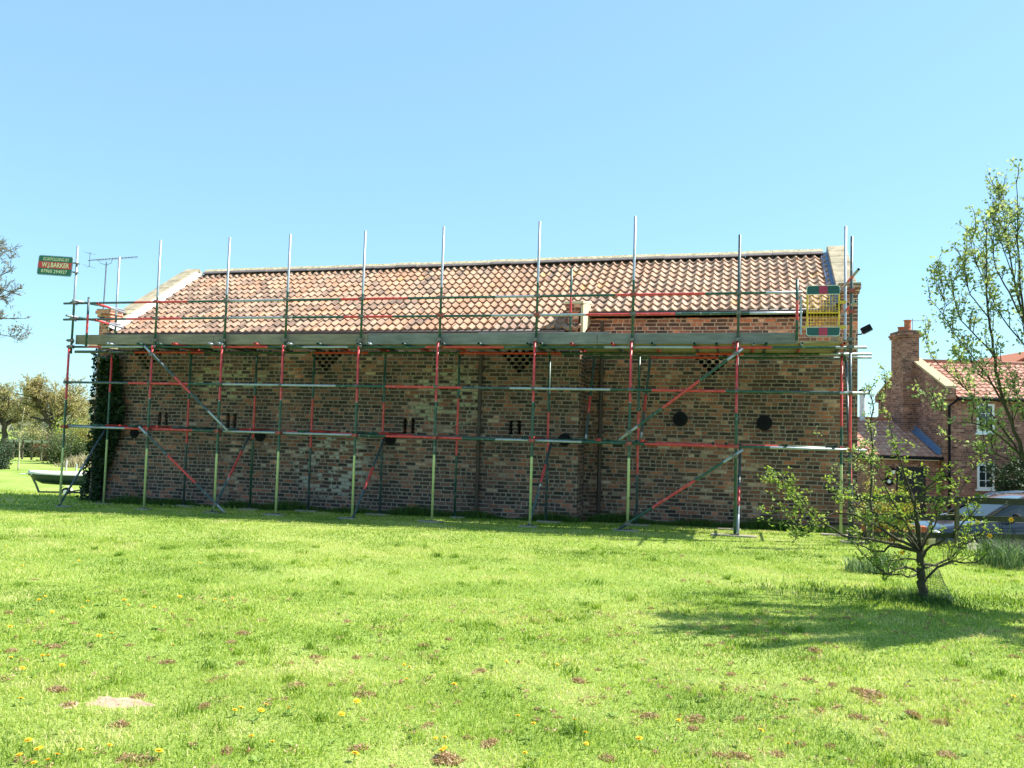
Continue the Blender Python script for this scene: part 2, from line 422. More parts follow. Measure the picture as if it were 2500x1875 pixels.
# pantile roof : every tile a curved piece, each row lapping the one below
def roof_tiles(x0, x1, ylow, pitch, gauge, mb_seed, front=True):
    rng = np.random.default_rng(mb_seed)
    n = int(round((x1 - x0) / pitch)); pitch = (x1 - x0) / n
    cosr = 1 / math.hypot(1, SL); sinr = SL * cosr
    length = (YRID - ylow) / cosr
    rows = int(round(length / gauge)); gauge = length / rows
    us = np.array([0, .07, .16, .27, .38, .49, .60, .70, .78, .84, .89, .945, 1.0])
    prof = np.where(us < .78, .020 - .048 * np.sin(np.pi * us / .78), .020 + .013 * np.sin(np.pi * (us - .78) / .22))
    VV, TT, AA, BB = [], [], [], []; off = 0
    for r in range(rows):
        s0 = r * gauge - (.03 if r == 0 else .045); s1 = (r + 1) * gauge + .02
        for c in range(n):
            jx = rng.normal(0, .003); js = rng.normal(0, .006); jh = rng.normal(0, .003); tl = rng.normal(0, .006)
            xs = x0 + (c + us) * pitch + jx
            vv = []
            for (s, lift) in ((s0 + js, -.020), (s0 + js, .046), (s0 + js, .046), ((s0 + s1) / 2, .022), (s1, -.004)):
                h = prof + lift + jh + tl * (us - .5)
                y = ylow + s * cosr - h * sinr
                z = zr(xs) - SL * (YRID - (ylow + s * cosr)) + h * cosr + .03
                vv.append(np.stack([xs, np.full_like(xs, 1) * y if np.ndim(y) else np.full_like(xs, y), z], -1))
            P = np.concatenate(vv); m = len(us)
            for k in (0, 2, 3):
                a = off + k * m + np.arange(m - 1)
                TT.append(np.stack([a, a + 1, a + m + 1, a + m], -1))
            VV.append(P); AA.append(np.full(len(P), rng.random())); BB.append(np.full(len(P), rng.random())); off += len(P)
    return np.concatenate(VV), np.concatenate(TT), np.concatenate(AA), np.concatenate(BB)
def tile_mat():
    t = NT('clay_pantile'); o = t.obj(); sp = t.n('SeparateXYZ', i_0=o)
    a = t.n('Attribute', attribute_name='tint').outputs['Fac']; b = t.n('Attribute', attribute_name='age').outputs['Fac']
    warm = t.ramp(a, [(0, (0.324, 0.177, 0.114)), (.35, (0.378, 0.216, 0.140)), (.6, (0.410, 0.242, 0.161)), (.85, (0.405, 0.268, 0.188)), (1, (0.432, 0.230, 0.126))])
    old = t.ramp(a, [(0, (0.166, 0.115, 0.088)), (.3, (0.241, 0.155, 0.115)), (.6, (0.307, 0.204, 0.148)), (1, (0.357, 0.251, 0.181))])
    reg = t.n('TexNoise'); reg.inputs['Scale'].default_value = .45; reg.inputs['Detail'].default_value = 2
    t.put(reg.inputs['Vector'], o)
    left = t.n('MapRange', i_0=sp.outputs[0], i_1=-6.5, i_2=-10.0).outputs[0]
    rgt = t.n('MapRange', i_0=sp.outputs[0], i_1=-5.0, i_2=-1.0).outputs[0]
    hi = t.n('MapRange', i_0=sp.outputs[2], i_1=4.2, i_2=5.7).outputs[0]
    prob = t.m('ADD', t.m('ADD', t.m('MULTIPLY', left, .40), .12), t.m('ADD', t.m('MULTIPLY', t.m('SUBTRACT', reg.outputs[0], .5), 3.4), t.m('MULTIPLY', hi, .22)))
    k = t.m('LESS_THAN', b, prob)
    c = t.mix(k, warm, old)
    c = t.mix(t.m('MULTIPLY', rgt, .5), c, t.mix(a, (.48, .30, .22), (.52, .365, .28)))
    c = t.mix(1.0, c, t.ramp(t.noise(16.0, o, 5, .7), [(.25, (.72,)*3), (.75, (1.22,)*3)]), 'MULTIPLY')
    lich = t.m('MULTIPLY', t.m('GREATER_THAN', t.noise(24.0, o, 4, .7), .68), .5)
    c = t.mix(lich, c, (.42, .40, .33))
    ora = t.m('MULTIPLY', t.m('GREATER_THAN', b, .992), .4); c = t.mix(ora, c, (.52, .27, .07))
    t.col(c); t.set(Roughness=.85); t.b.inputs['Specular IOR Level'].default_value = .25
    t.bump(t.noise(70.0, o, 3), .25, .006)
    return t.mat
TILE = tile_mat()
Va, Ta, Aa, Ba = roof_tiles(XL + .46, XS + .02, YL - .10, .181, .296, 3)
Vb, Tb, Ab, Bb = roof_tiles(XS + .02, XR - .42, YR - .10, .196, .272, 4)
def flipx(V): W = V.copy(); W[:, 1] = 2 * YRID - W[:, 1]; return W
roof = np_mesh('roof', np.concatenate([Va, Vb]), np.concatenate([Ta, Tb + len(Va)]), TILE, barn, {'tint': np.concatenate([Aa, Ab]), 'age': np.concatenate([Ba, Bb])}, smooth=True)
roof.location = bo
# plain rear slope and the boarding below the tiles
w = MB()
yb = 2 * YRID - YL + .1
w.poly([(XL + .31, YRID, zr(XL)), (XR - .31, YRID, zr(XR)), (XR - .31, yb, zroof(XR, yb)), (XL + .31, yb, zroof(XL, yb))])
for xa, xb, yy in ((XL + .31, XS, YL - .02), (XS, XR - .31, YR - .02)):
    w.poly([(xa, yy, zroof(xa, yy) - .03), (xb, yy, zroof(xb, yy) - .03), (xb, YRID, zr(xb) - .03), (xa, YRID, zr(xa) - .03)])
bpart(w, 'roof_boarding', plain('roof_underlay', (.07, .05, .04), .9))

# ridge : dark tiles with a pale mortared crest, laid in lengths
w = MB(); rl = .62; x = XL + .62; k = 0; rr = random.Random(5)
while x < XR - .55:
    x2 = min(x + rl * rr.uniform(.9, 1.1), XR - .45); dz = rr.uniform(-.006, .010); e = .003
    for (xa, xb) in ((x + e, x2 - e),):
        def P(X, dy, dz_): return (X, YRID + dy, zr(X) + dz_ + dz + .03)
        d0, d1, d2 = (-.185, -.0), (-.105, .062), (-.03, .135)
        for (pa, pb, m) in ((d0, d1, 0), (d1, d2, 1), (d2, (.03, .135), 1), ((.03, .135), (.215, -.02), 0)):
            w.poly([P(xa, *pa), P(xb, *pa), P(xb, *pb), P(xa, *pb)], m)
        w.poly([P(xa, *d0), P(xa, *d1), P(xa, *d2), P(xa, .03, .135), P(xa, .215, -.02)], 1)
        w.poly([P(xb, .215, -.02), P(xb, .03, .135), P(xb, *d2), P(xb, *d1), P(xb, *d0)], 1)
        w.poly([P(xa, d0[0], d0[1] - .02), P(xb, d0[0], d0[1] - .02), P(xb, *d0), P(xa, *d0)], 0)
    x = x2
bpart(w, 'ridge', [plain('slate_ridge', (.15, .118, .118), .75, 0, .3, 10, .3), plain('ridge_mortar', (.47, .40, .25), .9, 0, .4, 12, .5)])

# raised gable copings, kneelers, flashings
def coping(name, xa, xb, yfoot, zup, n=7, mat=STONE, yend=None):
    w = MB(); rnd = random.Random(hash(name) % 99)
    xm = (xa + xb) / 2
    ys = [yfoot + (YRID + .04 - yfoot) * i / n for i in range(n + 1)]
    for i in range(n):
        y0, y1 = ys[i] + .004, ys[i+1] - .004; j = rnd.uniform(-.006, .006)
        z0, z1 = zroof(xm, y0) + zup + j, zroof(xm, y1) + zup + j
        if i == n - 1: z1 = zr(xm) + zup + j
        w.prism([(xa, y0, z0 - .085), (xa, y1, z1 - .085), (xa, y1, z1), (xa, y0, z0)], (xb - xa, 0, 0))
    yb_ = 2 * YRID - yfoot
    w.prism([(xa, YRID + .045, zr(xm) + zup - .085), (xa, yb_, zroof(xm, yb_) + zup - .085), (xa, yb_, zroof(xm, yb_) + zup), (xa, YRID + .045, zr(xm) + zup)], (xb - xa, 0, 0))
    bpart(w, name, mat, bevel=.008)
coping('coping', XL - .04, XL + .36, YL + .35, .21)
coping('coping', XR - .36, XR + .04, YR + .30, .235)
for (xa, xb, y0) in ((XL + .002, XL + .30, YL + .34), (XR - .298, XR - .002, YR + .34)):
    w = MB(); xm = (xa + xb) / 2
    w.prism([(xa, y0, zroof(xm, y0) - .1), (xa, YRID, zr(xm) - .1), (xa, 2*YRID - y0, zroof(xm, y0) - .1), (xa, 2*YRID - y0, zroof(xm, y0) + .12), (xa, YRID, zr(xm) + .14), (xa, y0, zroof(xm, y0) + .12)], (xb - xa, 0, 0))
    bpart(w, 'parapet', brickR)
w = MB()        # white mortar fillet on the left verge
xm = XL + .4
w.prism([(XL + .305, YL - .06, zroof(xm, YL - .06) + .10), (XL + .305, YRID - .1, zr(xm) + .06), (XL + .305, YRID - .1, zr(xm) + .12), (XL + .305, YL - .06, zroof(xm, YL - .06) + .18)], (.02, 0, 0))
w.poly([(XL + .326, YL - .06, zroof(xm, YL - .06) + .175), (XL + .62, YL - .06, zroof(xm, YL - .06) + .055), (XL + .62, YRID - .1, zr(xm) + .0), (XL + .326, YRID - .1, zr(xm) + .115)])
bpart(w, 'mortar_fillet', MORTARW)
w = MB()        # lead flashing against the right gable
xm = XR - .4; nn = 6
for i in range(nn):
    y0 = YR - .05 + (YRID - YR) * i / nn; y1 = YR - .05 + (YRID - YR) * (i + 1) / nn + .03; dz = .006 * (i % 2)
    w.poly([(XR - .50, y0, zroof(xm, y0) + .075 + dz), (XR - .375, y0, zroof(xm, y0) + .09 + dz), (XR - .375, y1, zroof(xm, y1) + .09 + dz), (XR - .50, y1, zroof(xm, y1) + .075 + dz)])
    w.poly([(XR - .375, y0, zroof(xm, y0) + .09 + dz), (XR - .345, y0, zroof(xm, y0) + .22 + dz), (XR - .345, y1, zroof(xm, y1) + .22 + dz), (XR - .375, y1, zroof(xm, y1) + .09 + dz)])
bpart(w, 'lead_flashing', plain('blue_lead', (.16, .21, .33), .5, .25, .3, 7, .3))
# kneelers : corbelled brick shoulders closing the eaves
def kneeler(x0, x1, yf, zb, zt, mat, cap):
    w = MB(); w.box((x0, yf - .003, zb), (x1, yf + .345, zt - .16))
    w.box((x0 - .035, yf - .045, zt - .158), (x1 + .03, yf + .35, zt - .082)); w.box((x0 - .065, yf - .08, zt - .08), (x1 + .05, yf + .36, zt))
    bpart(w, 'kneeler', mat)
    w = MB(); xm = (x0 + x1) / 2
    w.prism([(x0 - .05, yf - .06, zt + .002), (x0 - .05, yf + .62, zt + .002), (x0 - .05, yf + .62, zt + .10), (x0 - .05, yf + .3, zt + .05), (x0 - .05, yf - .06, zt + .045)], (x1 - x0 + .1, 0, 0))
    bpart(w, 'kneeler_stone', cap, bevel=.006)
kneeler(XL + .0, XL + .31, YL, 3.722, 4.36, brickR, STONE)
kneeler(XR - .31, XR + .0, YR, 4.182, 4.80, brickR, STONE)
# brick verge wall where the roof steps back
w = MB()
x0, x1 = XS - .27, XS - .05
w.box((x0, YL - .002, 3.722), (x1, YL + .31, 4.22)); w.box((x0 - .03, YL - .04, 4.222), (x1 + .03, YL + .33, 4.30)); w.box((x0 - .05, YL - .07, 4.302), (x1 + .05, YL + .34, 4.375))
w.prism([(x0, YL + .312, 3.9), (x0, YR + .15, 4.25), (x0, YR + .15, 4.47), (x0, YL + .312, 4.37)], (x1 - x0, 0, 0))
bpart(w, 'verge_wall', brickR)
w = MB()
w.prism([(x1 + .052, YL - .05, 3.74), (x1 + .052, YR + .2, 4.12), (x1 + .052, YR + .2, 4.50), (x1 + .052, YL + .36, 4.44), (x1 + .052, YL - .05, 4.36)], (.055, 0, 0))
w.prism([(x0 - .06, YL - .08, 4.378), (x0 - .06, YR + .2, 4.52), (x0 - .06, YR + .2, 4.58), (x0 - .06, YL - .08, 4.43)], (x1 - x0 + .17, 0, 0))
bpart(w, 'verge_stone', plain('cream_stone', (.60, .50, .33), .9, 0, .25, 7, .3), bevel=.005)

# gutters, downpipes
PIPE = plain('brown_cast_iron', (.055, .034, .028), .55, 0, .3)
w = MB()
for xa, xb, yy in ((XL + .35, XS - .3, YL), (XS + .05, XR - .34, YR)):
    zz = zroof((xa+xb)/2, yy - .1) - .055
    w.tube([(xa, yy - .14, zz - .0), (xb, yy - .14, zz + .045)], .055, 10)
bpart(w, 'gutter', PIPE, smooth=True)
for (px, yy, zt) in ((1169, YL, 3.66), (1465, YR, 4.10)):
    p = atY(px, 1050, yy - .075); w = MB()
    w.tube([(p.x, yy - .075, gz(p.x, yy) - .05), (p.x, yy - .075, zt - .22), (p.x, yy - .12, zt - .08), (p.x, yy - .14, zt)], .040, 10)
    for zc in (.5, 1.75, 3.0): w.tube([(p.x, yy - .075, zc), (p.x, yy - .075, zc + .07)], .052, 10); w.box((p.x - .075, yy - .03, zc + .01), (p.x + .075, yy - .001, zc + .06))
    bpart(w, 'downpipe', PIPE, smooth=False)

# pattress plates : toothed iron discs on the wall
for (px, py, yy, r) in ((328.6, 1058, YL, .115), (636, 1063, YL, .135), (953.6, 1072.6, YL, .128), (1379, 1073.4, YL, .132), (1660.8, 1023, YR, .155), (1866, 1033, YR, .155)):
    p = atY(px, py, yy); w = MB(); n = 40
    ring = [(p.x + r * (1.0 if k % 2 else .93) * math.cos(2*math.pi*k/n), yy - .03, p.z + r * (1.0 if k % 2 else .93) * math.sin(2*math.pi*k/n)) for k in range(n)]
    w.prism(ring, (0, .028, 0)); w.tube([(p.x, yy - .055, p.z), (p.x, yy - .03, p.z)], .035, 6)
    w.tube([(p.x, yy - .034, p.z), (p.x, yy - .030, p.z)], r * .62, 20)
    bpart(w, 'tie_plate', BLACK)
# honeycomb vents : staggered open headers below the eaves; brick-ended slits lower down
def cut(wall, mb):
    """carve the openings collected in mb out of a wall of the barn"""
    me = bpy.data.meshes.new('cutter'); me.from_pydata(mb.v, [], mb.f); me.update()
    bm = bmesh.new(); bm.from_mesh(me); bmesh.ops.recalc_face_normals(bm, faces=bm.faces); bm.to_mesh(me); bm.free()
    c = bpy.data.objects.new('cutter', me); COL.objects.link(c)
    md = wall.modifiers.new('cut', 'BOOLEAN'); md.operation = 'DIFFERENCE'; md.object = c; md.solver = 'EXACT'
    wall.location = (0, 0, 0); wall.parent = None
    bpy.context.view_layer.update()
    new = bpy.data.meshes.new_from_object(wall.evaluated_get(bpy.context.evaluated_depsgraph_get()))
    wall.modifiers.clear(); wall.data = new; wall.parent = barn; wall.location = bo
    bpy.data.objects.remove(c); bpy.data.meshes.remove(me)
cutL, cutR = MB(), MB(); DEEP = .16
for (px, py, yy, hh) in ((362, 868, YL, .080), (797, 863, YL, .080), (1269, 864, YL, .080), (1741, 878, YR, .0765)):
    p = atY(px, py, yy); w = MB(); cb = cutL if yy == YL else cutR
    z0 = math.floor((p.z + 10) / hh) * hh - 10 + hh / 2
    for r_, cnt in enumerate((4, 5, 4, 3, 2, 1)):
        for c_ in range(cnt):
            x_ = p.x - (cnt - 1) / 2 * .155 + c_ * .155 + rr.uniform(-.006, .006); z_ = z0 - (r_ - 1) * hh
            ring = [(x_ + .048 * max(-1, min(1, 1.3*math.cos(2*math.pi*(q+.5)/8))), yy - .05, z_ + .040 * max(-1, min(1, 1.3*math.sin(2*math.pi*(q+.5)/8)))) for q in range(8)]
            cb.prism(ring, (0, DEEP + .05, 0))
            w.prism([(q[0] - .002 if q[0] > x_ else q[0] + .002, yy + DEEP - .03, q[2]) for q in ring], (0, .02, 0))
    bpart(w, 'honeycomb_vent', DARKV)
for (pa, pb, y0, y1) in ((389.6, 405.7, 1006, 1038), (556.7, 572.9, 1009, 1044), (988.5, 1007.5, 1020, 1058), (1247, 1267.6, 1027, 1061)):
    w = MB()
    for px in (pa, pb):
        t_, b_ = atY(px, y0, YL), atY(px, y1, YL); x_ = (t_.x + b_.x) / 2; n = max(3, round((t_.z - b_.z) / .04)); h_ = (t_.z - b_.z) / n
        L_, R_e = [], []
        for k in range(n):
            wd = .032 if k % 2 else .05
            L_ += [(x_ - wd, b_.z + k * h_), (x_ - wd, b_.z + (k + 1) * h_)]; R_e += [(x_ + wd, b_.z + k * h_), (x_ + wd, b_.z + (k + 1) * h_)]
        out = L_ + R_e[::-1]
        cutL.prism([(q[0], YL - .05, q[1]) for q in out], (0, DEEP + .05, 0))
        w.box((x_ - .06, YL + DEEP - .03, b_.z + .004), (x_ + .06, YL + DEEP - .01, t_.z - .004))
    bpart(w, 'vent_slit', DARKV)
cut(WALL_L, cutL); cut(WALL_R, cutR)

# ------------------------------------------------------------------ scaffold
YF, YI = 15.51, 16.78
ZG, ZM, ZP, Z2, Z1 = 4.295, 3.936, 3.330, 2.542, 1.580
FX = [-14.242, -12.111, -10.428, -9.017, -7.349, -5.692, -3.774, -1.976, -.118, 1.742]
RT = .0242
scaff = empty('scaffold', (-6.2, YF, gz(-6.2, YF)), 'tube scaffold with red and green painted poles along the front of the brick barn', 'scaffold')
so = (6.2, -YF, -gz(-6.2, YF))
def spart(mb, name, mats=TUBES, **k):
    o = mb.build(name, mats, scaff, **k); o.location = so; return o
def banded(name, p0, p1, bands, r=RT, n=10, hollow=.82):
    """bands: [(fraction_end, material)], tube as one mesh"""
    p0, p1 = Vector(p0), Vector(p1); pts = [p0]; ms = []
    for t_, m in bands: pts.append(p0.lerp(p1, t_)); ms.append(m)
    mb = MB(); mb.tube(pts, r, n, ms, True, hollow)
    return spart(mb, name, smooth=False) if False else _sm(spart(mb, name))
def _sm(o):
    me = o.data; me.polygons.foreach_set('use_smooth', [len(p.vertices) == 4 for p in me.polygons])
    return o
def vert_pole(name, x, y, zlist, mats, dx=0.0):
    """zlist from top to foot with a material per band"""
    zt, zb = zlist[0], zlist[-1]
    bands = [((zt - z) / (zt - zb), m) for z, m in zip(zlist[1:], mats)]
    return banded(name, (x + dx, y, zt), (x, y, zb), bands)

tops  = [600.6, 585.8, 579.3, 571.7, 563.7, 553.3, 540.5, 528.3, 573.0, 577.0]
galvb = [735, 727, 720, 712, 718, 701, 690, 684, None, None]
reds  = [850, 845, 845, 843, 847, 836, 833, 829, 836, 880]
rede  = [975, 973, 978, 976, 981, 980, 981, 982, 1008, 1102]
pales = [1093, 1095, 1107, 1102, 1112, 1110, 1115, 1118, None, None]
pxs = [(188, 150), (389, 353), (557, 525), (706, 675), (885, 865), (1080, 1058), (1318, 1292), (1548, 1533), (1804, 1795), (2079, 2072)]
def zpx(i, py, Y=YF):
    a, b = pxs[i]; px = a + (b - a) * (py - 560) / 720.0
    return atY(px, py, Y).z
feet = []
for i, x in enumerate(FX):
    zb = gz(x, YF) + .05; feet.append((x, YF))
    zt = zpx(i, tops[i]); zr_ = zpx(i, reds[i]); ze = zpx(i, rede[i])
    zj = zr_ + .16
    # upper tube lapped beside the lower one at deck level
    if galvb[i]: vert_pole('standard', x + .01, YF, [zt, zpx(i, galvb[i]), zj - .28], [G_, N_], dx=.012)
    else: vert_pole('standard', x + .01, YF, [zt, zj - .28], [S_], dx=.012)
    y_ = YF - .052
    if i == 9: vert_pole('standard', x, y_, [zr_ + .12, zpx(i, 960), ze, zb], [S_, R_, S_])
    elif pales[i]: vert_pole('standard', x, y_, [zr_, ze, ze - .012, zpx(i, pales[i]), zb], [R_, G_, N_, P_])
    else: vert_pole('standard', x, y_, [zr_, ze, zb], [R_, N_])
inner = [([3.36, 2.40, 1.30], [R_, N_, P_]), ([3.36, 2.27, 1.27], [N_, R_, S_]), ([3.36, 2.38, 1.42], [N_, R_, N_]), ([3.36, 2.33, 1.28], [N_, R_, S_]),
         ([3.36, 2.28, 1.52], [N_, R_, S_]), ([3.36, 2.40, 1.22], [N_, R_, N_]), ([3.36, 2.15, 1.35], [N_, R_, S_]), ([3.36, 2.20, .98], [N_, R_, S_]),
         ([3.36, 1.75, .6], [N_, S_, N_]), ([3.36, 2.0, 1.3], [R_, N_, P_])]
for i, x in enumerate(FX):
    zs, ms = inner[i]; zb = gz(x, YI) + .05; feet.append((x, YI))
    if i in (0, 9):
        zt = atY(277, 627, YI).z if i == 0 else atY(2048, 553, YI).z
        vert_pole('standard', x + .055, YI, [zt, 4.2 if i == 0 else 3.6, 3.2], [G_, N_])
    vert_pole('standard', x, YI, zs + [zb], ms)
# short posts carrying the end rails and the hoist opening
p = atY(222, 726, YF); q = atY(214, 846, YF)
vert_pole('post', q.x, YF - .05, [p.z, zpx(0, 770), zpx(0, 815), q.z], [S_, R_, N_])
p = atY(1398, 658, YI); q = atY(1396, 806, YI)
vert_pole('post', p.x, YI - .1, [p.z, atY(1398, 718, YI).z, atY(1398, 765, YI).z, 3.40], [N_, R_, N_])
p = atY(1946, 684, YF); q = atY(1946, 832, YF)
vert_pole('post', p.x, YF - .05, [p.z, atY(1946, 735, YF).z, atY(1946, 783, YF).z, q.z], [N_, R_, N_])

# long horizontals, colours read along the tube
def ledger(name, z, y, xs_px, mats, py):
    X = [atY(px, py + (px - 1000) * .02, y).x for px in xs_px]
    for a in range(len(X)):
        pass
    bands = [((x - X[0]) / (X[-1] - X[0]), m) for x, m in zip(X[1:], mats)]
    return banded(name, (X[0], y, z), (X[-1], y, z), bands)
yl = YF - .10
ledger('guard_rail', ZG, YF + .055, [158, 330, 460, 550, 700, 833, 996, 1210, 1313, 1503, 1721, 1870, 1959], [S_, R_, N_, G_, N_, R_, N_, G_, N_, R_, N_, G_], 728)
ledger('guard_rail', ZM, YF + .055, [157, 312, 445, 545, 715, 840, 959, 1200, 1430, 1648, 1830, 1959], [S_, R_, N_, G_, N_, R_, N_, G_, R_, N_, G_], 772)
ledger('ledger', ZP, YF + .055, [165, 215, 250, 350, 518, 655, 740, 850, 1040, 1230, 1475, 1690, 1885, 2040, 2116], [S_, R_, G_, N_, R_, N_, G_, N_, R_, N_, G_, R_, N_, G_], 847)
ledger('ledger', Z2, yl, [164, 314, 460, 545, 820, 942, 1127, 1245, 1490, 1591, 1771, 1935, 2050, 2119], [S_, R_, N_, G_, N_, R_, S_, G_, N_, R_, N_, S_, G_], 945)
ledger('ledger', Z1, yl + .15, [160, 305, 470, 545, 880, 943, 1128, 1210, 1420, 1575, 1798, 1880, 2116], [G_, R_, N_, G_, N_, R_, N_, G_, N_, R_, N_, G_], 1066)
ledger('ledger', ZP, YI - .055, [184, 330, 500, 760, 900, 1120, 1370, 1500, 1700, 1815, 2000, 2128], [S_, R_, N_, R_, N_, R_, N_, S_, R_, N_, G_], 862)
ledger('ledger', Z1 + .02, YI - .055, [170, 300, 420, 700, 1010, 1300, 1600, 1900, 2040], [S_, R_, S_, R_, S_, N_, R_, N_], 1052)
# inner run under the boards, close to the set back wall
x0 = atY(1400, 870, YI + .55).x
banded('ledger', (x0, YI + .5, ZP - .02), (1.9, YI + .5, ZP - .02), [(.3, N_), (.55, R_), (.8, N_), (1, S_)])
# transoms under the deck : front ends poke out below the toe board
rt = random.Random(3)
for px in (262, 334, 382, 421, 507, 534, 619, 702, 774, 872, 897, 981, 1078, 1167, 1287, 1319, 1393, 1493, 1592, 1695, 1749, 1791, 1840, 1871, 1959, 2062):
    x = atY(px, 840, 15.36).x; z = ZP + .0484 + .004
    far = YI + (rt.uniform(.05, .16) if x < XS - .1 else rt.uniform(.3, .8)); col = rt.choice([N_, N_, S_, R_, G_])
    banded('transom', (x, 15.36 + rt.uniform(-.03, .05), z), (x + rt.uniform(-.02, .02), far, z), [(.3, col), (1, rt.choice([N_, S_, R_]))])
for px in (217, 311, 416, 548, 727, 858, 898, 1273, 1394, 1455, 1553, 1740, 1772, 1921, 2041):
    x = atY(px, 1068, 15.36).x; z = Z1 + .0484
    banded('transom', (x, 15.40 + rt.uniform(-.05, .05), z), (x, min(YI + .26, (YL if x < XS else YR) - .05), z), [(.25, rt.choice([S_, N_, R_])), (1, rt.choice([N_, R_]))])
# face braces
yb_ = YF - .135
def brace(p0, p1, bands, y0=yb_, y1=yb_):
    banded('brace', atY(*p0, y0), atY(*p1, y1), bands)
brace((352.7, 845.6), (556.7, 1052.7), [(.075, G_), (.37, S_), (.56, R_), (.77, S_), (1, G_)])
brace((340, 1041.4), (549.6, 1252.5), [(.10, G_), (.34, S_), (.665, R_), (.9, S_), (1, G_)])
brace((1512, 1074), (1813.8, 851), [(.15, G_), (.356, N_), (.655, R_), (.877, N_), (1, G_)])
brace((1503.6, 1296.4), (1813.8, 1098), [(.08, S_), (.293, N_), (.63, R_), (.85, N_), (1, G_)])
# ledger braces front foot to inner standard
for (p0, p1, bands) in (((143, 1241), (256, 1051), [(.45, S_), (.52, G_), (1, S_)]), ((516.8, 1251.5), (612, 1058), [(.42, S_), (.76, R_), (1, S_)]),
                        ((861.5, 1266.6), (938, 1071), [(.34, S_), (.62, R_), (1, S_)]), ((1291, 1286.5), (1346, 1082.5), [(.5, S_), (.72, R_), (1, S_)]),
                        ((1801, 1313), (1810, 1075), [(.2, G_), (.3, S_), (.5, R_), (1, S_)]), ((2083, 1326), (2062, 1080), [(.3, S_), (.5, R_), (1, S_)])):
    a = atY(*p0, YF - .08); b = atY(*p1, YI - .03); a.z = max(a.z, gz(a.x, a.y) + .03)
    if p0[0] > 1700: a = Vector((atY(*p0, YF - .09).x, YF - .09, gz(a.x, YF) + .04)); b = Vector((FX[8 if p0[0] < 2000 else 9] + .07, YI - .05, 1.62 if p0[0] < 2000 else 3.2))
    banded('brace', a, b, bands)
# props leaning in towards the set back wall
for (p0, p1) in (((1451, 872), (1430, 1076)), ((1588, 872), (1565, 1070))):
    banded('brace', atY(*p0, YR - .12), atY(*p1, YI + .06), [(.48, N_), (.68, R_), (.93, S_), (1, G_)])
# end rails and stubs
for (za, y0, y1) in ((ZG + .05, YF - .06, YI + .2), (ZM + .05, YF - .22, YI + .1)):
    banded('end_rail', (FX[0] + .03, y0, za), (FX[0] + .10, y1, za + .01), [(.2, G_), (.45, N_), (.75, G_), (1, G_)])
for (x, z) in ((FX[0] + .62, ZG - .02), (FX[0] + .60, ZM - .02)):
    banded('end_rail', (x, YF + .0, z), (x - .42, YI + .1, z), [(.45, R_), (1, G_)])
for (za, y0, y1) in ((4.52, 14.75, YI + .1), (4.05, 15.1, YI + .1)):
    banded('end_rail', (FX[9] + .04, y0, za), (FX[9] - .03, y1, za), [(.25, G_), (.5, R_), (1, G_)])
banded('stub_tube', atY(183.5, 857.8, YI - .1), atY(262, 857.8, YI - .1), [(1, S_)])
banded('stub_tube', atY(231.7, 868.8, 16.6), atY(284, 876.5, 16.9), [(1, S_)])
banded('stub_tube', atY(2050, 872.4, YI + .1), atY(2128, 872.8, YI + .1), [(1, G_)])
# boards and toe boards
def wood(name, c, var=.4):
    t = NT(name); o = t.obj()
    mp = t.n('Mapping'); mp.inputs['Scale'].default_value = (1.2, 14, 14); t.put(mp.inputs[0], o)
    f = t.noise(2.2, mp.outputs[0], 6, .65); f2 = t.noise(1.1, o, 4, .6); f3 = t.noise(12.0, o, 4, .7)
    base = t.ramp(f, [(.25, tuple(x * (1 - var) for x in c)), (.75, tuple(x * (1 + var * .7) for x in c))])
    base = t.mix(1.0, base, t.ramp(f2, [(.3, (.72,)*3), (.7, (1.25,)*3)]), 'MULTIPLY')
    k = t.m('MULTIPLY', t.m('GREATER_THAN', f3, .66), .45); base = t.mix(k, base, (.30, .28, .24))
    t.col(base); t.set(Roughness=.9); t.b.inputs['Specular IOR Level'].default_value = .15
    t.bump(f, .25, .006); return t.mat
WOODG = wood('weathered_board', (.27, .225, .18), .35); WOODS = wood('silvered_board', (.225, .218, .215), .32); WOODB = wood('scaffold_board', (.36, .29, .19))
yz = 15.565
tb = [(184, 521, 3.388, 3.596), (521, 898, 3.384, 3.590), (898, 1458, 3.386, 3.600), (1458, 1947, 3.392, 3.590)]
for k, (pa, pb, z0, z1) in enumerate(tb):
    xa, xb = atY(pa, 827, yz).x + .004, atY(pb, 827, yz).x - .004; w = MB()
    w.box((xa, yz - (.004 if k % 2 else 0), z0), (xb, yz + .036, z1)); _t = spart(w, 'toe_board', WOODG if k < 2 else WOODS, bevel=.004)
w = MB(); xa, xb = atY(1165, 812, yz).x, atY(1487, 812, yz).x
w.box((xa, yz + .04, 3.50), (xb, yz + .076, 3.618)); spart(w, 'toe_board', WOODS, bevel=.004)
w = MB(); w.box((FX[0] + .10, yz + .04, 3.40), (FX[0] + .136, YI + .05, 3.60)); spart(w, 'toe_board', WOODB, bevel=.004)
w = MB(); w.box((1.55, yz + .06, 3.405), (1.586, YI + .2, 3.62)); spart(w, 'toe_board', WOODB, bevel=.004)
zb_ = ZP + .078
for r_ in range(5 + 3):
    y0 = 15.62 + r_ * .232; xx = FX[0] + .12 + rt.uniform(0, .25)
    if r_ >= 6: xx = XS + .15
    lim = 1.72
    if r_ == 5: continue
    if r_ >= 6: y0 -= .15
    while xx < lim - .3:
        x2 = min(xx + rt.choice([3.9, 3.9, 2.4]), lim)
        w = MB(); dz = rt.uniform(0, .004); w.box((xx + .004, y0, zb_ + dz), (x2 - .004, y0 + .225, zb_ + .038 + dz)); spart(w, 'deck_board', WOODB)
        xx = x2
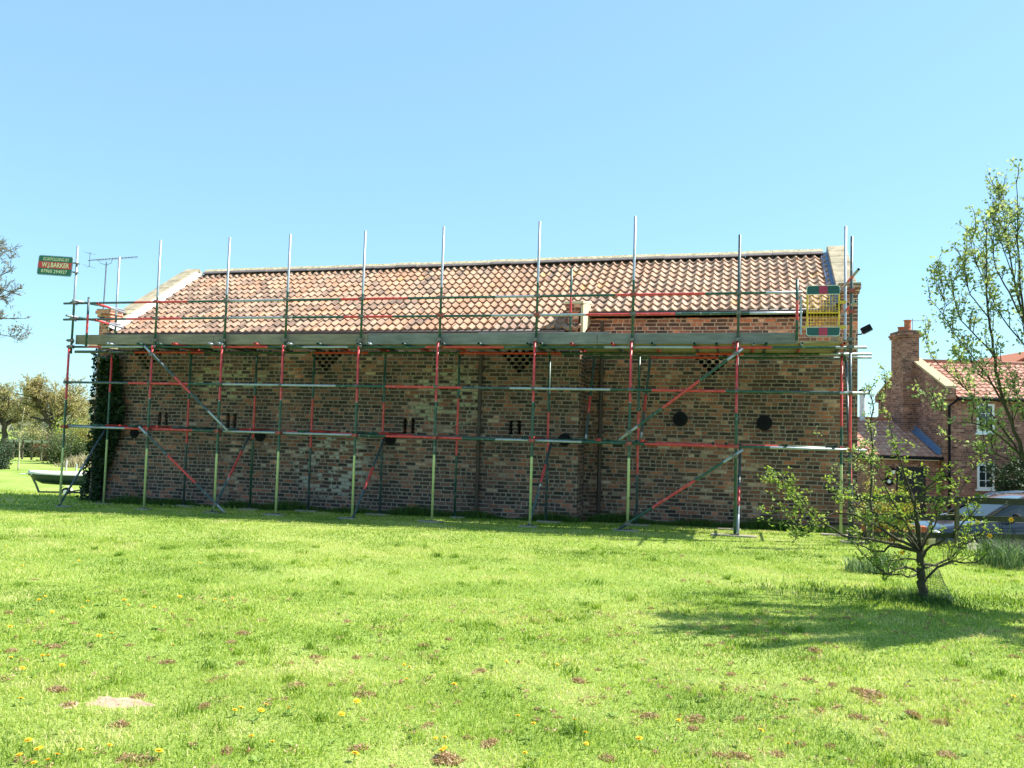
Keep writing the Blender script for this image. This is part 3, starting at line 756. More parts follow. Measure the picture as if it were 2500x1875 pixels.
# couplers
def coupler_mesh():
    w = MB()
    w.tube([(0, 0, -.028), (0, 0, .028)], .034, 10)
    w.box((-.042, -.058, -.03), (.042, -.02, .03)); w.tube([(-.03, .052, .0), (.03, .052, 0)], .031, 8)
    for sx in (-.046, .046):
        w.tube([(sx, -.075, .0), (sx, .03, .0)], .008, 6); w.tube([(sx, -.078, 0), (sx, -.06, 0)], .014, 6)
        w.tube([(sx * .6, .05, .052), (sx * .6, .05, -.058)], .008, 6)
    me = bpy.data.meshes.new('coupler'); me.from_pydata(w.v, [], w.f); me.materials.append(STEEL); me.update(); return me
def coupler_mesh2():
    me = coupler_mesh(); me.materials.clear(); me.materials.append(plain('red_coupler_steel', (.30, .07, .06), .5, .3, .5)); return me
CM = [coupler_mesh(), coupler_mesh2()]
def coupler(x, y, z, rot=0.0, k=None):
    o = link_mesh('coupler', CM[k if k is not None else (1 if rt.random() < .3 else 0)], scaff)
    o.location = Vector(so) + Vector((x, y, z)); o.rotation_euler = (0, 0, rot)
for i, x in enumerate(FX):
    for z in (ZG, ZM): coupler(x + .018, YF, z)
    coupler(x + .004, YF + .0, ZP + .001, k=0); coupler(x, YF - .052, Z2, math.pi, 0); coupler(x, YF - .052, Z1, 0, 1)
    coupler(x, YI, ZP, math.pi, 0); coupler(x, YI, Z1 + .02, math.pi)
    coupler(x, YF - .02, 3.46, 0, 0)
for (p, y) in (((372, 866), yb_), ((542, 1040), yb_), ((361, 1062), yb_), ((528, 1231), yb_), ((1537, 1055), yb_), ((1797, 863), yb_), ((1533, 1278), yb_), ((1793, 1112), yb_)):
    q = atY(*p, y + .03); coupler(q.x, q.y, q.z, 0, 0)
# base plates; sole boards are separate things lying on the grass
bp = None
for (x, y) in feet:
    if bp is None:
        w = MB(); w.box((-.075, -.075, 0), (.075, .075, .006)); w.tube([(0, 0, .006), (0, 0, .06)], .019, 8); bp = w.build('base_plate', STEEL, scaff)
        o = bp
    else:
        o = link_mesh('base_plate', bp.data, scaff)
    yy = y - (.052 if y == YF else 0)
    o.location = Vector(so) + Vector((x, yy, gz(x, yy) + .031))
ORD = ['first', 'second', 'third', 'fourth', 'fifth', 'sixth', 'seventh', 'eighth', 'ninth', 'tenth']
SOLEW = wood('sole_timber', (.30, .27, .205))
for k, (x, y) in enumerate(feet):
    w = MB(); L_ = rt.uniform(.18, .32); W_ = .10
    if k == 8: L_ = .48
    sh = rt.uniform(-.12, .12)
    w.box((-L_ * .8 + sh, -W_, -.01), (L_ * .8 + sh, W_, .024)); o = w.build('sole_board', SOLEW, bevel=.004)
    yy = y - (.052 if y == YF else 0); o.location = (x, yy, gz(x, yy) + .006); o.rotation_euler = (0, 0, rt.uniform(-.12, .12))
    row = 'front row' if k < 10 else 'wall-side row'
    tag(o, 'flat timber sole board under the %s scaffold pole from the left in the %s' % (ORD[k % 10], row), 'board', 'sole boards under the scaffold poles')

# scaffolder's sign hung on the first pole
TEXTC = plain('cream_lettering', (.80, .76, .50), .6, 0, .05)
def lettering(body, size, mat, parent, loc, bold=.006, width=None, extr=.001, rot=None):
    c = bpy.data.curves.new('lettering', 'FONT'); c.body = body; c.size = size; c.align_x = 'CENTER'; c.align_y = 'CENTER'
    c.offset = bold; c.extrude = extr; c.resolution_u = 2
    o = bpy.data.objects.new('tmp', c); COL.objects.link(o); bpy.context.view_layer.update()
    me = bpy.data.meshes.new_from_object(o.evaluated_get(bpy.context.evaluated_depsgraph_get()))
    xs = [v.co.x for v in me.vertices]; bpy.data.objects.remove(o); me.materials.clear(); me.materials.append(mat)
    t = link_mesh('lettering', me, parent); t.location = loc; t.rotation_euler = rot or (math.pi / 2, 0, 0)
    if width: t.scale = (width / (max(xs) - min(xs)), 1, 1)
    return t
sgc = (atY(94, 621, 15.44) + atY(177, 630, 15.44) + atY(93, 669, 15.44) + atY(174, 676, 15.44)) / 4
sign = empty('sign', sgc, 'green and red scaffolding company sign with cream lettering on the leftmost pole', 'sign')
SW, SH = .465, .222
def rrect(hw, hh, r, n=5):
    return [(sx * (hw - r) + r * math.cos(a0 + q * math.pi / 2 / n), sz * (hh - r) + r * math.sin(a0 + q * math.pi / 2 / n)) for sx, sz, a0 in ((1, 1, 0), (-1, 1, math.pi/2), (-1, -1, math.pi), (1, -1, 1.5*math.pi)) for q in range(n + 1)]
w = MB(); w.prism([(x, -.004, z) for x, z in rrect(SW, SH, .05)], (0, .012, 0), 0)
panel = w.build('sign_panel', plain('sign_frame_grey', (.34, .40, .52), .5, .2, .1), sign)
SGREEN = plain('sign_green', (.022, .14, .095), .45, 0, .1); SRED = plain('sign_red', (.62, .045, .04), .45, 0, .08)
w = MB(); w.prism([(x, -.007, z) for x, z in rrect(SW - .018, SH - .018, .036)], (0, .003, 0)); w.build('sign_face', SGREEN, panel)
w = MB(); w.box((-SW + .018, -.0095, -.062), (SW - .018, -.007, .082)); w.build('colour_band', SRED, panel)
lettering('SCAFFOLDING BY', .098, TEXTC, panel, (0.02, -.0105, .138), .0012, .70)
lettering('W.J.BARKER', .145, TEXTC, panel, (0.02, -.0125, .008), .003, .74)
lettering('07960 294927', .105, TEXTC, panel, (0.0, -.0105, -.132), .0015, .70)
w = MB()
for z in (.09, -.11): w.tube([(SW - .01, .004, z), (SW + .13, .03, z - .005)], .008, 6); w.box((SW + .02, -.03, z - .015), (SW + .11, .085, z + .01))
w.build('clamp', STEEL, sign)
sign.rotation_euler = (0, math.radians(4.6), 0)

# ladder access gate, yellow mesh with green and red panels
gl, gr_, gt, gb = 1.027, 1.563, 4.368, 3.512
gate = empty('safety_gate', ((gl + gr_) / 2, 15.40, gb), 'yellow mesh scaffold gate with green and red end panels at the right of the deck', 'gate')
hw = (gr_ - gl) / 2; H = gt - gb
YEL = plain('yellow_paint', (.66, .42, .045), .5, 0, .15); GGREEN = plain('gate_green', (.018, .085, .085), .4, 0, .1); GRED = plain('gate_red', (.42, .035, .085), .4, 0, .1); WHT = plain('white_edge', (.75, .78, .78), .5, 0, .05)
mesh = MB()
for k in range(11): x = -hw + .02 + (2*hw - .04) * k / 10; mesh.tube([(x, .0, .145), (x, .0, H - .145)], .0035, 4)
for k in range(13): z = .15 + (H - .30) * k / 12; mesh.tube([(-hw + .01, -.006, z), (hw - .01, -.006, z)], .0035, 4)
mesh.build('wire_mesh', YEL, gate)
fr = MB()
for sx in (-1, 1): fr.tube([(sx * (hw - .012), 0, .10), (sx * (hw - .012), 0, H - .10)], .016, 8)
fr.tube([(-hw, .0, H / 2 - .03), (hw, 0, H / 2 - .03)], .012, 8)
for z in (.12, .55): fr.box((hw, -.02, z), (hw + .10, .03, z + .05)); fr.box((-hw - .08, -.015, z + .02), (-hw, .02, z + .04))
fr.build('gate_frame', YEL, gate)
for zc, up in ((.07, -1), (H - .07, 1)):
    pts = [(-hw + .0, -.02, zc - .075 * up), (hw, -.02, zc - .075 * up)]
    r = .05; cx = hw - r; cz = zc + (.075 - r) * up
    pts += [(cx + r * math.cos(a), -.02, cz + up * r * math.sin(a)) for a in (0, .4, .8, 1.2, 1.57)]
    pts += [(-cx - r * math.cos(a), -.02, cz + up * r * math.sin(a)) for a in (1.57, 1.2, .8, .4, 0)]
    w = MB(); w.prism(pts, (0, .012, 0)); pn = w.build('gate_panel', GGREEN, gate)
    w = MB(); w.box((-.07, -.0235, zc - .074), (.07, -.0205, zc + .074)); w.build('colour_band', GRED, pn)
    w = MB(); w.tube(pts + [pts[0]], .005, 5); w.build('edge_trim', WHT, pn)
w = MB(); w.tube([(-hw - .09, .0, .02), (-hw - .09, 0, .68)], .016, 8); w.build('hinge_post', GALV, gate)

# television aerial on a mast at the left gable
ab = Vector((XL + .12, YL + .45, 4.36)); at_ = atY(260, 640, YL + .45)
aer = empty('tv_aerial', ab, 'thin television aerial on a mast above the left end of the barn', 'aerial')
AL = plain('aerial_metal', (.22, .23, .26), .45, .6, .2)
m_ = at_ - ab; w = MB(); w.tube([(m_.x - .02, 0, -.35), (m_.x - .005, 0, m_.z * .5), (m_.x, 0, m_.z)], .016, 8); w.build('mast', AL, aer)
zb2 = m_.z + .07; w = MB(); w.tube([(m_.x - .55, 0, zb2 - .015), (m_.x + .90, 0, zb2 + .04)], .010, 6)
for k in range(13): x = m_.x - .32 + k * .095; w.tube([(x, -.15 + .004 * k, zb2 - .01 + k * .003), (x, .15 - .004 * k, zb2 - .01 + k * .003)], .004, 5)
w.build('boom', AL, aer)
w = MB()
for sz in (.16, -.16): w.tube([(m_.x - .50, -.2, zb2 + sz), (m_.x - .50, .2, zb2 + sz * 1.05)], .005, 5); w.tube([(m_.x - .62, .05, zb2 + sz * 1.1), (m_.x - .42, -.05, zb2 + sz * 1.05)], .005, 5)
w.tube([(m_.x - .50, 0, zb2 - .17), (m_.x - .50, 0, zb2 + .17)], .009, 5); w.build('reflector', AL, aer)
w = MB(); w.tube([(m_.x - .26, 0, zb2), (m_.x - .16, 0, zb2 - .1), (m_.x, 0, zb2 - .14), (m_.x + .14, 0, zb2 - .1), (m_.x + .17, 0, zb2 + .01)], .007, 6); w.build('bracket', AL, aer)

# floodlight at the right corner of the barn
fp = atY(2096, 812, YR + .35)
fl = empty('floodlight', (XR, YR + .3, fp.z), 'small black floodlight fixed to the right corner of the barn', 'floodlight')
w = MB(); w.tube([(0, 0, -.04), (.10, 0, -.04), (.13, -.02, .02)], .014, 6); w.box((-.002, -.05, -.09), (.02, .05, .02)); w.build('bracket', BLACK, fl)
w = MB(); w.obox((.19, -.03, .06), (.085, .02, .045), (0, .09, 0), (-.03, 0, .055)); w.build('lamp_housing', BLACK, fl, bevel=.01)
w = MB(); w.obox((.225, -.03, .0), (.08, .0, .045), (0, .075, 0), (.003, 0, -.006)); w.build('lamp_glass', plain('lamp_glass_grey', (.25, .27, .3), .15), fl)

# ------------------------------------------------------------------ house to the right (axis follows the camera's view)
HB = -1.40
HY = YAW + math.radians(-1.5)           # turn of the house about z
HO = c2w(15.2, 30.0, HB)
house = empty('house', HO, 'two storey red brick house with orange tiled roofs and a tall chimney beyond the drive', 'house')
house.rotation_euler = (0, 0, HY)
def hpart(mb, name, mats, parent=None, **k): return mb.build(name, mats, parent or house, **k)
BR_H = [(0.0, (.155, .075, .062)), (.3, (.235, .108, .085)), (.55, (.30, .14, .105)), (.8, (.37, .175, .13)), (1.0, (.43, .24, .18))]
brickH = brick('house_brick', .225, .075, .012, BR_H, (.36, .26, .21, 1), seed=9.0)
EH, RH, DH, LH = 4.88, 6.32, 5.8, 11.0
w = MB()
w.box((0, 0, -.5), (LH, .3, EH)); w.prism([(0, .301, -.5), (0, DH, -.5), (0, DH, EH + .15), (0, DH / 2, RH - .06), (0, .301, EH + .15)], (.3, 0, 0)); w.box((.301, DH - .3, -.5), (LH, DH - .001, EH))
HWALL = hpart(w, 'house_wall', brickH)
w = MB()
w.box((-.44, DH/2 - .55, -.5), (-.002, DH/2 + .55, 5.4)); w.box((-.44, DH/2 - .55, 5.4), (.16, DH/2 + .55, 7.40))
w.box((-.49, DH/2 - .60, 7.22), (.21, DH/2 + .60, 7.31)); w.box((-.52, DH/2 - .63, 7.312), (.24, DH/2 + .63, 7.40)); w.box((-.48, DH/2 - .59, 7.402), (.20, DH/2 + .59, 7.50))
CHI = hpart(w, 'chimney', brickH)
TERRA = plain('terracotta', (.42, .14, .07), .8, 0, .2)
for yy, hh in ((DH/2 - .25, .42), (DH/2 + .3, .22)):
    w = MB(); w.lathe([(.14, 7.50), (.15, 7.54), (.125, 7.58), (.12, 7.5 + hh - .06), (.145, 7.5 + hh - .04), (.145, 7.5 + hh), (.10, 7.5 + hh), (.09, 7.6)], 14, 0, (-.15, yy, 0))
    hpart(w, 'chimney_pot', TERRA, CHI)
w = MB(); w.tube([(.06, DH/2 - .2, 7.4), (.06, DH/2 - .2, 8.0)], .012, 6); w.tube([(-.25, DH/2 - .2, 7.93), (.55, DH/2 - .2, 7.9)], .009, 5)
for k in range(6): w.tube([(-.1 + k*.11, DH/2 - .38, 7.92), (-.1 + k*.11, DH/2 - .02, 7.92)], .005, 4)
hpart(w, 'chimney_aerial', AL, CHI)
def hroof(name, x0, x1, y0, z0, y1, z1, pitch, gauge, seed, parent=None):
    """simple rolled tile field between an eave line and a ridge line"""
    rng = np.random.default_rng(seed); n = int((x1 - x0) / pitch); rows = max(3, int(math.hypot(y1 - y0, z1 - z0) / gauge))
    us = np.linspace(0, 1, 6); prof = np.array([.03, .0, -.015, -.012, .0, .03]); nl = math.hypot(y1 - y0, z1 - z0); ny_, nz_ = -(z1 - z0) / nl, (y1 - y0) / nl
    VV, TT, AA = [], [], []; off = 0
    for r in range(rows):
        for c in range(n):
            xs = x0 + (c + us) * (x1 - x0) / n; P = []
            for (s, lift) in ((r / rows - .02 / nl, 0), (r / rows - .02 / nl, .045), (r / rows - .02 / nl, .045), ((r + 1) / rows + .01, .012)):
                h = prof + lift + .02 + rng.normal(0, .002)
                P.append(np.stack([xs, y0 + (y1 - y0) * s + ny_ * h, z0 + (z1 - z0) * s + nz_ * h], -1))
            P = np.concatenate(P); m = 6
            for k in (0, 2):
                a = off + k * m + np.arange(m - 1); TT.append(np.stack([a, a + 1, a + m + 1, a + m], -1))
            VV.append(P); AA.append(np.full(len(P), rng.random())); off += len(P)
    o = np_mesh(name, np.concatenate(VV), np.concatenate(TT), HTILE, parent or house, {'tint': np.concatenate(AA)}, smooth=True)
    return o
t = NT('house_tile'); a_ = t.n('Attribute', attribute_name='tint').outputs['Fac']
t.col(t.ramp(a_, [(0, (.40, .18, .125)), (.5, (.49, .245, .17)), (1, (.54, .31, .225))])); t.set(Roughness=.85); HTILE = t.mat
hroof('roof', .32, LH, -.18, EH - .06, DH / 2, RH, .22, .30, 1)
w = MB(); w.poly([(.3, DH/2, RH - .02), (LH, DH/2, RH - .02), (LH, DH + .1, EH + .05), (.3, DH + .1, EH + .05)]); w.poly([(.3, -.1, EH - .06), (LH, -.1, EH - .06), (LH, DH/2, RH - .03), (.3, DH/2, RH - .03)])
hpart(w, 'rear_roof', TERRA)
w = MB(); w.tube([(.35, DH/2, RH + .03), (LH, DH/2, RH + .03)], .11, 10); hpart(w, 'ridge', HTILE, smooth=True)
w = MB()
w.prism([(-.04, -.12, EH + .28), (-.04, DH/2, RH + .16), (-.04, DH/2, RH + .24), (-.04, -.12, EH + .36)], (.42, 0, 0)); w.prism([(-.04, DH/2 + .002, RH + .16), (-.04, DH + .12, EH + .28), (-.04, DH + .12, EH + .36), (-.04, DH/2 + .002, RH + .24)], (.42, 0, 0))
hpart(w, 'coping', plain('tan_coping', (.42, .33, .20), .9, 0, .25))
w = MB(); w.prism([(0.002, .3, EH), (0.002, DH/2, RH - .1), (0.002, DH - .3, EH), (0.002, DH - .3, EH + .45), (0.002, DH/2, RH + .155), (0.002, .0, EH + .27), (0.002, .0, EH)], (.29, 0, 0)); w.box((-.04, -.14, EH - .1), (.33, .3, EH + .27)); w.box((-.08, DH - .2, EH), (.33, DH + .15, EH + .30)); hpart(w, 'parapet', brickH)
w = MB(); w.tube([(.33, -.26, EH - .08), (LH, -.26, EH - .10)], .065, 8); hpart(w, 'gutter', BLACK)
w = MB(); w.tube([(.12, -.08, -.3), (.12, -.08, EH - .35), (.35, -.22, EH - .12)], .045, 8); w.tube([(.12, -.08, 1.95), (-.12, .0, 2.2)], .04, 8); hpart(w, 'downpipe', BLACK)
# windows
GLASS = NT('window_glass'); GLASS.col((.02, .03, .035)); GLASS.set(Roughness=.06); GLASS.b.inputs['Specular IOR Level'].default_value = .7; GLASS = GLASS.mat
UPVC = plain('white_frame', (.78, .80, .82), .5, 0, .05)
def hwin(x, z, wd, ht, parent, y=0.0):
    w = MB(); t_ = .075
    w.box((x - wd/2, y - .03, z), (x + wd/2, y + .02, z + t_)); w.box((x - wd/2, y - .03, z + ht - t_), (x + wd/2, y + .02, z + ht))
    w.box((x - wd/2, y - .03, z + t_), (x - wd/2 + t_, y + .02, z + ht - t_)); w.box((x + wd/2 - t_, y - .03, z + t_), (x + wd/2, y + .02, z + ht - t_))
    for k in (1, 2):
        zz = z + ht * k / 3; w.box((x - wd/2 + t_, y - .02, zz - .010), (x + wd/2 - t_, y + .01, zz + .010))
    w.box((x - .012, y - .021, z + t_), (x + .012, y + .011, z + ht - t_))
    f = hpart(w, 'window', UPVC, parent)
    w = MB(); w.box((x - wd/2 + .03, y - .012, z + .03), (x + wd/2 - .03, y - .005, z + ht - .03)); hpart(w, 'pane', GLASS, f)
    w = MB(); w.box((x - wd/2 - .06, y - .06, z - .06), (x + wd/2 + .06, y + .0, z - .002)); hpart(w, 'sill', UPVC, f)
HI = (Matrix.Translation(HO) @ Matrix.Rotation(HY, 4, 'Z')).inverted()
def hloc(px, py, yy=0.0):
    """pixel on the house's front plane -> house coordinates"""
    r, _ = ray(px, py); d = HI.to_3x3() @ r; o = HI @ Vector((0, 0, EYE)); k = (yy - o.y) / d.y
    return o + d * k
for (xa, ya, xb, yb2) in ((2384, 985, 2427, 1058), (2385, 1131, 2427, 1195)):
    p, q = hloc(xa, ya), hloc(xb, yb2); hwin((p.x + q.x) / 2, q.z, abs(q.x - p.x), p.z - q.z, HWALL)
for k in (4.2, 7.2): hwin(k + .6, 3.15, .9, 1.1, HWALL); hwin(k + .6, .9, .9, 1.15, HWALL)
# lower wing on the left with the stable door
AE, AR, AD = 2.76, 4.06, 6.2
AX = -6.6
w = MB(); w.box((AX, .40, -.5), (-.001, .70, AE)); w.prism([(AX - .3, .40, -.5), (AX - .3, AD + .4, -.5), (AX - .3, AD + .4, AE), (AX - .3, AD/2 + .4, AR - .08), (AX - .3, .40, AE)], (.3, 0, 0)); hpart(w, 'annex_wall', brickH)
hroof('annex_roof', AX - .3, -.02, .18, AE - .04, AD/2 + .4, AR, .22, .30, 2)
w = MB(); w.poly([(AX - .3, AD/2 + .4, AR - .02), (-.02, AD/2 + .4, AR - .02), (-.02, AD + .5, AE), (AX - .3, AD + .5, AE)]); w.poly([(AX - .3, .2, AE - .06), (-.02, .2, AE - .06), (-.02, AD/2 + .4, AR - .04), (AX - .3, AD/2 + .4, AR - .04)]); w.tube([(AX - .3, AD/2 + .4, AR + .03), (-.3, AD/2 + .4, AR + .03)], .1, 8); hpart(w, 'annex_ridge', TERRA)
w = MB(); w.prism([(-.14, .25, AE + .06), (-.14, AD/2 + .4, AR + .06), (-.14, AD/2 + .4, AR + .09), (-.14, .25, AE + .09)], (.12, 0, 0)); w.prism([(-.02, .25, AE + .09), (-.02, AD/2 + .4, AR + .09), (-.02, AD/2 + .4, AR + .30), (-.02, .25, AE + .28)], (.012, 0, 0)); hpart(w, 'lead_flashing', plain('blue_lead_sheet', (.15, .22, .36), .5, .2, .2))
w = MB(); w.tube([(AX - .3, .12, AE - .06), (.12, .12, AE - .08)], .055, 8); hpart(w, 'annex_gutter', BLACK)
w = MB(); w.box((AX - .3, .37, AE - .16), (-.02, .398, AE - .10)); hpart(w, 'fascia', UPVC)
p, q = hloc(2188, 1139, .4), hloc(2259, 1240, .4)
w = MB(); w.box((p.x, .372, 0), (q.x, .399, p.z)); w.box((p.x + .07, .36, .03), (q.x - .07, .371, 1.0)); w.box((p.x + .07, .36, 1.04), (q.x - .07, .371, p.z - .07)); d_ = hpart(w, 'stable_door', plain('dark_door', (.014, .012, .014), .5, 0, .3))
w = MB(); w.tube([(q.x - .14, .345, .98), (q.x - .14, .345, 1.12)], .012, 6); hpart(w, 'handle', STEEL, d_)
w = MB(); fx = hloc(2105, 1022, 3.4).x; w.tube([(fx, 3.4, AR - .3), (fx, 3.4, AR + .98)], .105, 12, 0); w.lathe([(.1, AR + .98), (.18, AR + 1.0), (.2, AR + 1.08), (.14, AR + 1.12), (.14, AR + 1.18), (0.02, AR + 1.22)], 12, 1, (fx, 3.4, 0)); hpart(w, 'flue_pipe', [plain('white_flue', (.70, .70, .72), .4), BLACK])
# further wing behind on the right
w = MB(); w.prism([(3.5, 8, -.5), (12.5, 8, -.5), (12.5, 8, 5.2), (8.0, 8, 7.5), (3.5, 8, 5.2)], (0, 5, 0)); hpart(w, 'rear_wing', brickH)
def slope(x0, z0, x1, z1, y0, y1):
    w = MB(); d = (z1 - z0); n = math.hypot(x1 - x0, d); ox, oz = -d / n * .06 * (1 if x1 > x0 else -1), abs(x1 - x0) / n * .06
    w.prism([(x0, y0, z0 + .01), (x1, y0, z1 + .01), (x1 + ox, y0, z1 + oz + .02), (x0 + ox, y0, z0 + oz)], (0, y1 - y0, 0)); return w
w = slope(3.3, 5.1, 8.0, 7.5, 7.8, 13.2); w2 = slope(12.7, 5.1, 8.0, 7.5, 7.8, 13.2)
hpart(w, 'rear_wing_roof', TERRA); hpart(w2, 'rear_wing_roof', TERRA)
# wall lamp and round plaque beside the door
def hthing(name, px, py, yy, label, cat):
    p = hloc(px, py, yy); e = empty(name, Matrix.Translation(HO) @ Matrix.Rotation(HY, 4, 'Z') @ p, label, cat); e.rotation_euler = (0, 0, HY); return e
wl = hthing('wall_lamp', 2176, 1152, .4, 'black coach lantern on the annex wall beside the stable door', 'lamp')
w = MB(); w.box((-.05, -.02, -.2), (.05, 0, -.02)); w.tube([(0, -.02, -.14), (0, -.14, -.16), (0, -.16, -.08)], .012, 6); w.lathe([(.0, .17), (.05, .13), (.11, .08), (.10, .06)], 6, 0, (0, -.16, 0)); w.lathe([(.045, -.10), (.055, -.08), (.05, -.07)], 6, 0, (0, -.16, 0)); w.build('lantern_frame', BLACK, wl)
w = MB(); w.lathe([(.05, -.07), (.09, .06)], 6, 0, (0, -.16, 0)); w.build('lantern_glass', plain('lantern_glass_white', (.75, .76, .74), .2), wl)
pq = hthing('plaque', 2170, 1175, .4, 'round black plaque with a white centre on the annex wall', 'plaque')
w = MB(); w.lathe([(0, -.03), (.145, -.03), (.16, -.02), (.16, 0)], 24, 0, (0, 0, 0), 'y'); w.build('plaque_disc', BLACK, pq)
w = MB(); w.lathe([(0, -.036), (.06, -.036), (.065, -.031)], 20, 0, (0, 0, 0), 'y'); w.build('plaque_centre', UPVC, pq)

# ------------------------------------------------------------------ fence on the right
FEN = wood('fence_timber', (.13, .11, .07)); FEND = wood('fence_rail_timber', (.030, .036, .022))
fpts = [atD(px, 1300, 14.3 + k * .35) for k, px in enumerate((2118, 2336, 2560, 2790, 3020))]
fence = empty('fence', (fpts[0].x, fpts[0].y, gz(fpts[0].x, fpts[0].y)), 'dark green timber post and rail fence between the barn corner and the drive', 'fence')
fo = -fence.location
fz = [EYE - (v - 1068) * (14.3 + k * .35) / F_PX for k, v in enumerate((1198, 1197, 1197, 1197, 1197))]
for k, p in enumerate(fpts):
    w = MB(); z0 = gz(p.x, p.y) - .3; w.obox((p.x, p.y, (z0 + fz[k]) / 2), (.030, .008, 0), (-.008, .030, 0), (0, 0, (fz[k] - z0) / 2)); o = w.build('post', FEN, fence, bevel=.006); o.location = fo
for dz, hh in ((.03, .055), (-.28, .045), (-.58, .045)):
    for k in range(-1, len(fpts) - 1):
        a = fpts[k].copy() if k >= 0 else fpts[0] + (fpts[0] - fpts[1]) * .16; b = fpts[k + 1].copy(); w = MB()
        a.z = fz[max(k, 0)] + dz + .0; b.z = fz[k + 1] + dz; off = Vector((.012, -.06, 0)) if dz > 0 else Vector((.012, .06, 0)); mid = (a + b) / 2 + off; d = (b - a) / 2 * .996
        w.obox(mid, d, Vector((-d.y, d.x, 0)).normalized() * .018, (0, 0, hh)); o = w.build('rail', FEND, fence); o.location = fo

# ------------------------------------------------------------------ car on the drive, nose to the left
PAINT = NT('dark_car_paint'); PAINT.col((.028, .034, .052)); PAINT.set(Roughness=.22, Metallic=.35); PAINT.b.inputs['Coat Weight'].default_value = 1.0; PAINT.b.inputs['Coat Roughness'].default_value = .04; PAINT = PAINT.mat
SILV = NT('silver_trim'); SILV.col((.55, .57, .60)); SILV.set(Roughness=.22, Metallic=.9); SILV = SILV.mat
CGL = NT('car_glass'); CGL.col((.015, .02, .022)); CGL.set(Roughness=.04); CGL.b.inputs['Specular IOR Level'].default_value = .8; CGL = CGL.mat
RUB = plain('tyre_rubber', (.018, .018, .019), .8)
nose = atD(2232, 1240, 18.6); cz = EYE - (1182 - 1073) * 19.4 / F_PX - 1.42
car = empty('parked_car', (nose.x, nose.y, cz), 'dark blue car with silver trim parked on the drive behind the fence', 'car')
car.rotation_euler = (0, 0, YAW + math.radians(-3))
# stations: x, bottom z, belt z, half width, belt half width
ST_ = [(.00, .38, .62, .60, .55), (.10, .26, .74, .74, .68), (.35, .22, .83, .84, .78), (.75, .20, .92, .88, .83), (1.15, .20, .98, .90, .85), (1.55, .20, 1.02, .91, .86), (2.4, .20, 1.03, .91, .87), (3.3, .20, 1.05, .91, .86), (3.9, .22, 1.06, .89, .82), (4.25, .28, 1.02, .84, .74), (4.38, .42, .90, .72, .62)]
def loft(w, secs, m=0, closed=True):
    rings = [[w.vert(p) for p in s] for s in secs]; n = len(rings[0])
    for a in range(len(rings) - 1):
        for j in range(n if closed else n - 1): w.face((rings[a][j], rings[a+1][j], rings[a+1][(j+1) % n], rings[a][(j+1) % n]), m)
    w.face(rings[0], m); w.face(rings[-1][::-1], m)
w = MB()
loft(w, [[(x, -hb * .92, z0), (x, -hw_, z0 + .12), (x, -hw_ * 1.0, (z0 + zb_) / 2 + .05), (x, -hb, zb_ - .06), (x, -hb * .93, zb_), (x, hb * .93, zb_), (x, hb, zb_ - .06), (x, hw_, (z0 + zb_) / 2 + .05), (x, hw_, z0 + .12), (x, hb * .92, z0)] for (x, z0, zb_, hw_, hb) in ST_])
body = w.build('body', PAINT, car, smooth=True); b = body.modifiers.new('soft', 'SUBSURF'); b.levels = 2; b.render_levels = 2
# greenhouse
GS = [(1.10, 1.00, .80), (1.62, 1.32, .70), (1.95, 1.43, .66), (2.5, 1.49, .65), (3.2, 1.47, .64), (3.75, 1.36, .62), (4.18, 1.06, .66)]
w = MB(); loft(w, [[(x, -max(h, .80 if z < 1.2 else h + (1.5 - z) * .2 + .12), 1.0 if x > 1.2 else .97), (x, -h, z - .02), (x, -h * .8, z), (x, h * .8, z), (x, h, z - .02), (x, max(h, h + .12), 1.0)] for (x, z, h) in GS])
gh = w.build('windows', CGL, car, smooth=False)
w = MB()
for sy in (-1, 1):
    w.tube([(x - .01, sy * (h + .012), z + .0) for (x, z, h) in GS], [.035, .04, .045, .045, .045, .045, .04], 8)
rfm = [[(x, y, z + .028 + (.02 if abs(y) < h * .5 else 0)) for y in (-h, -h * .5, 0, h * .5, h)] for (x, z, h) in GS[1:-1]]
rr_ = [[w.vert(p) for p in s] for s in rfm]
for a in range(len(rr_) - 1):
    for j in range(4): w.face((rr_[a][j], rr_[a+1][j], rr_[a+1][j+1], rr_[a][j+1]))
w.build('roof', PAINT, car, smooth=True)
w = MB()
for sy in (-1, 1):
    w.tube([(2.62, sy * .90, 1.0), (2.66, sy * .70, 1.46)], .035, 6); w.tube([(3.55, sy * .88, 1.0), (3.45, sy * .68, 1.40)], .035, 6)
w.build('pillar', BLACK, car)
w = MB()
for sy in (-1, 1): w.tube([(.62, sy * .845, .86), (1.1, sy * .878, .955), (1.7, sy * .893, 1.0), (2.6, sy * .90, 1.015), (3.6, sy * .885, 1.04), (4.0, sy * .84, 1.045)], .022, 6)
w.build('belt_trim', SILV, car)
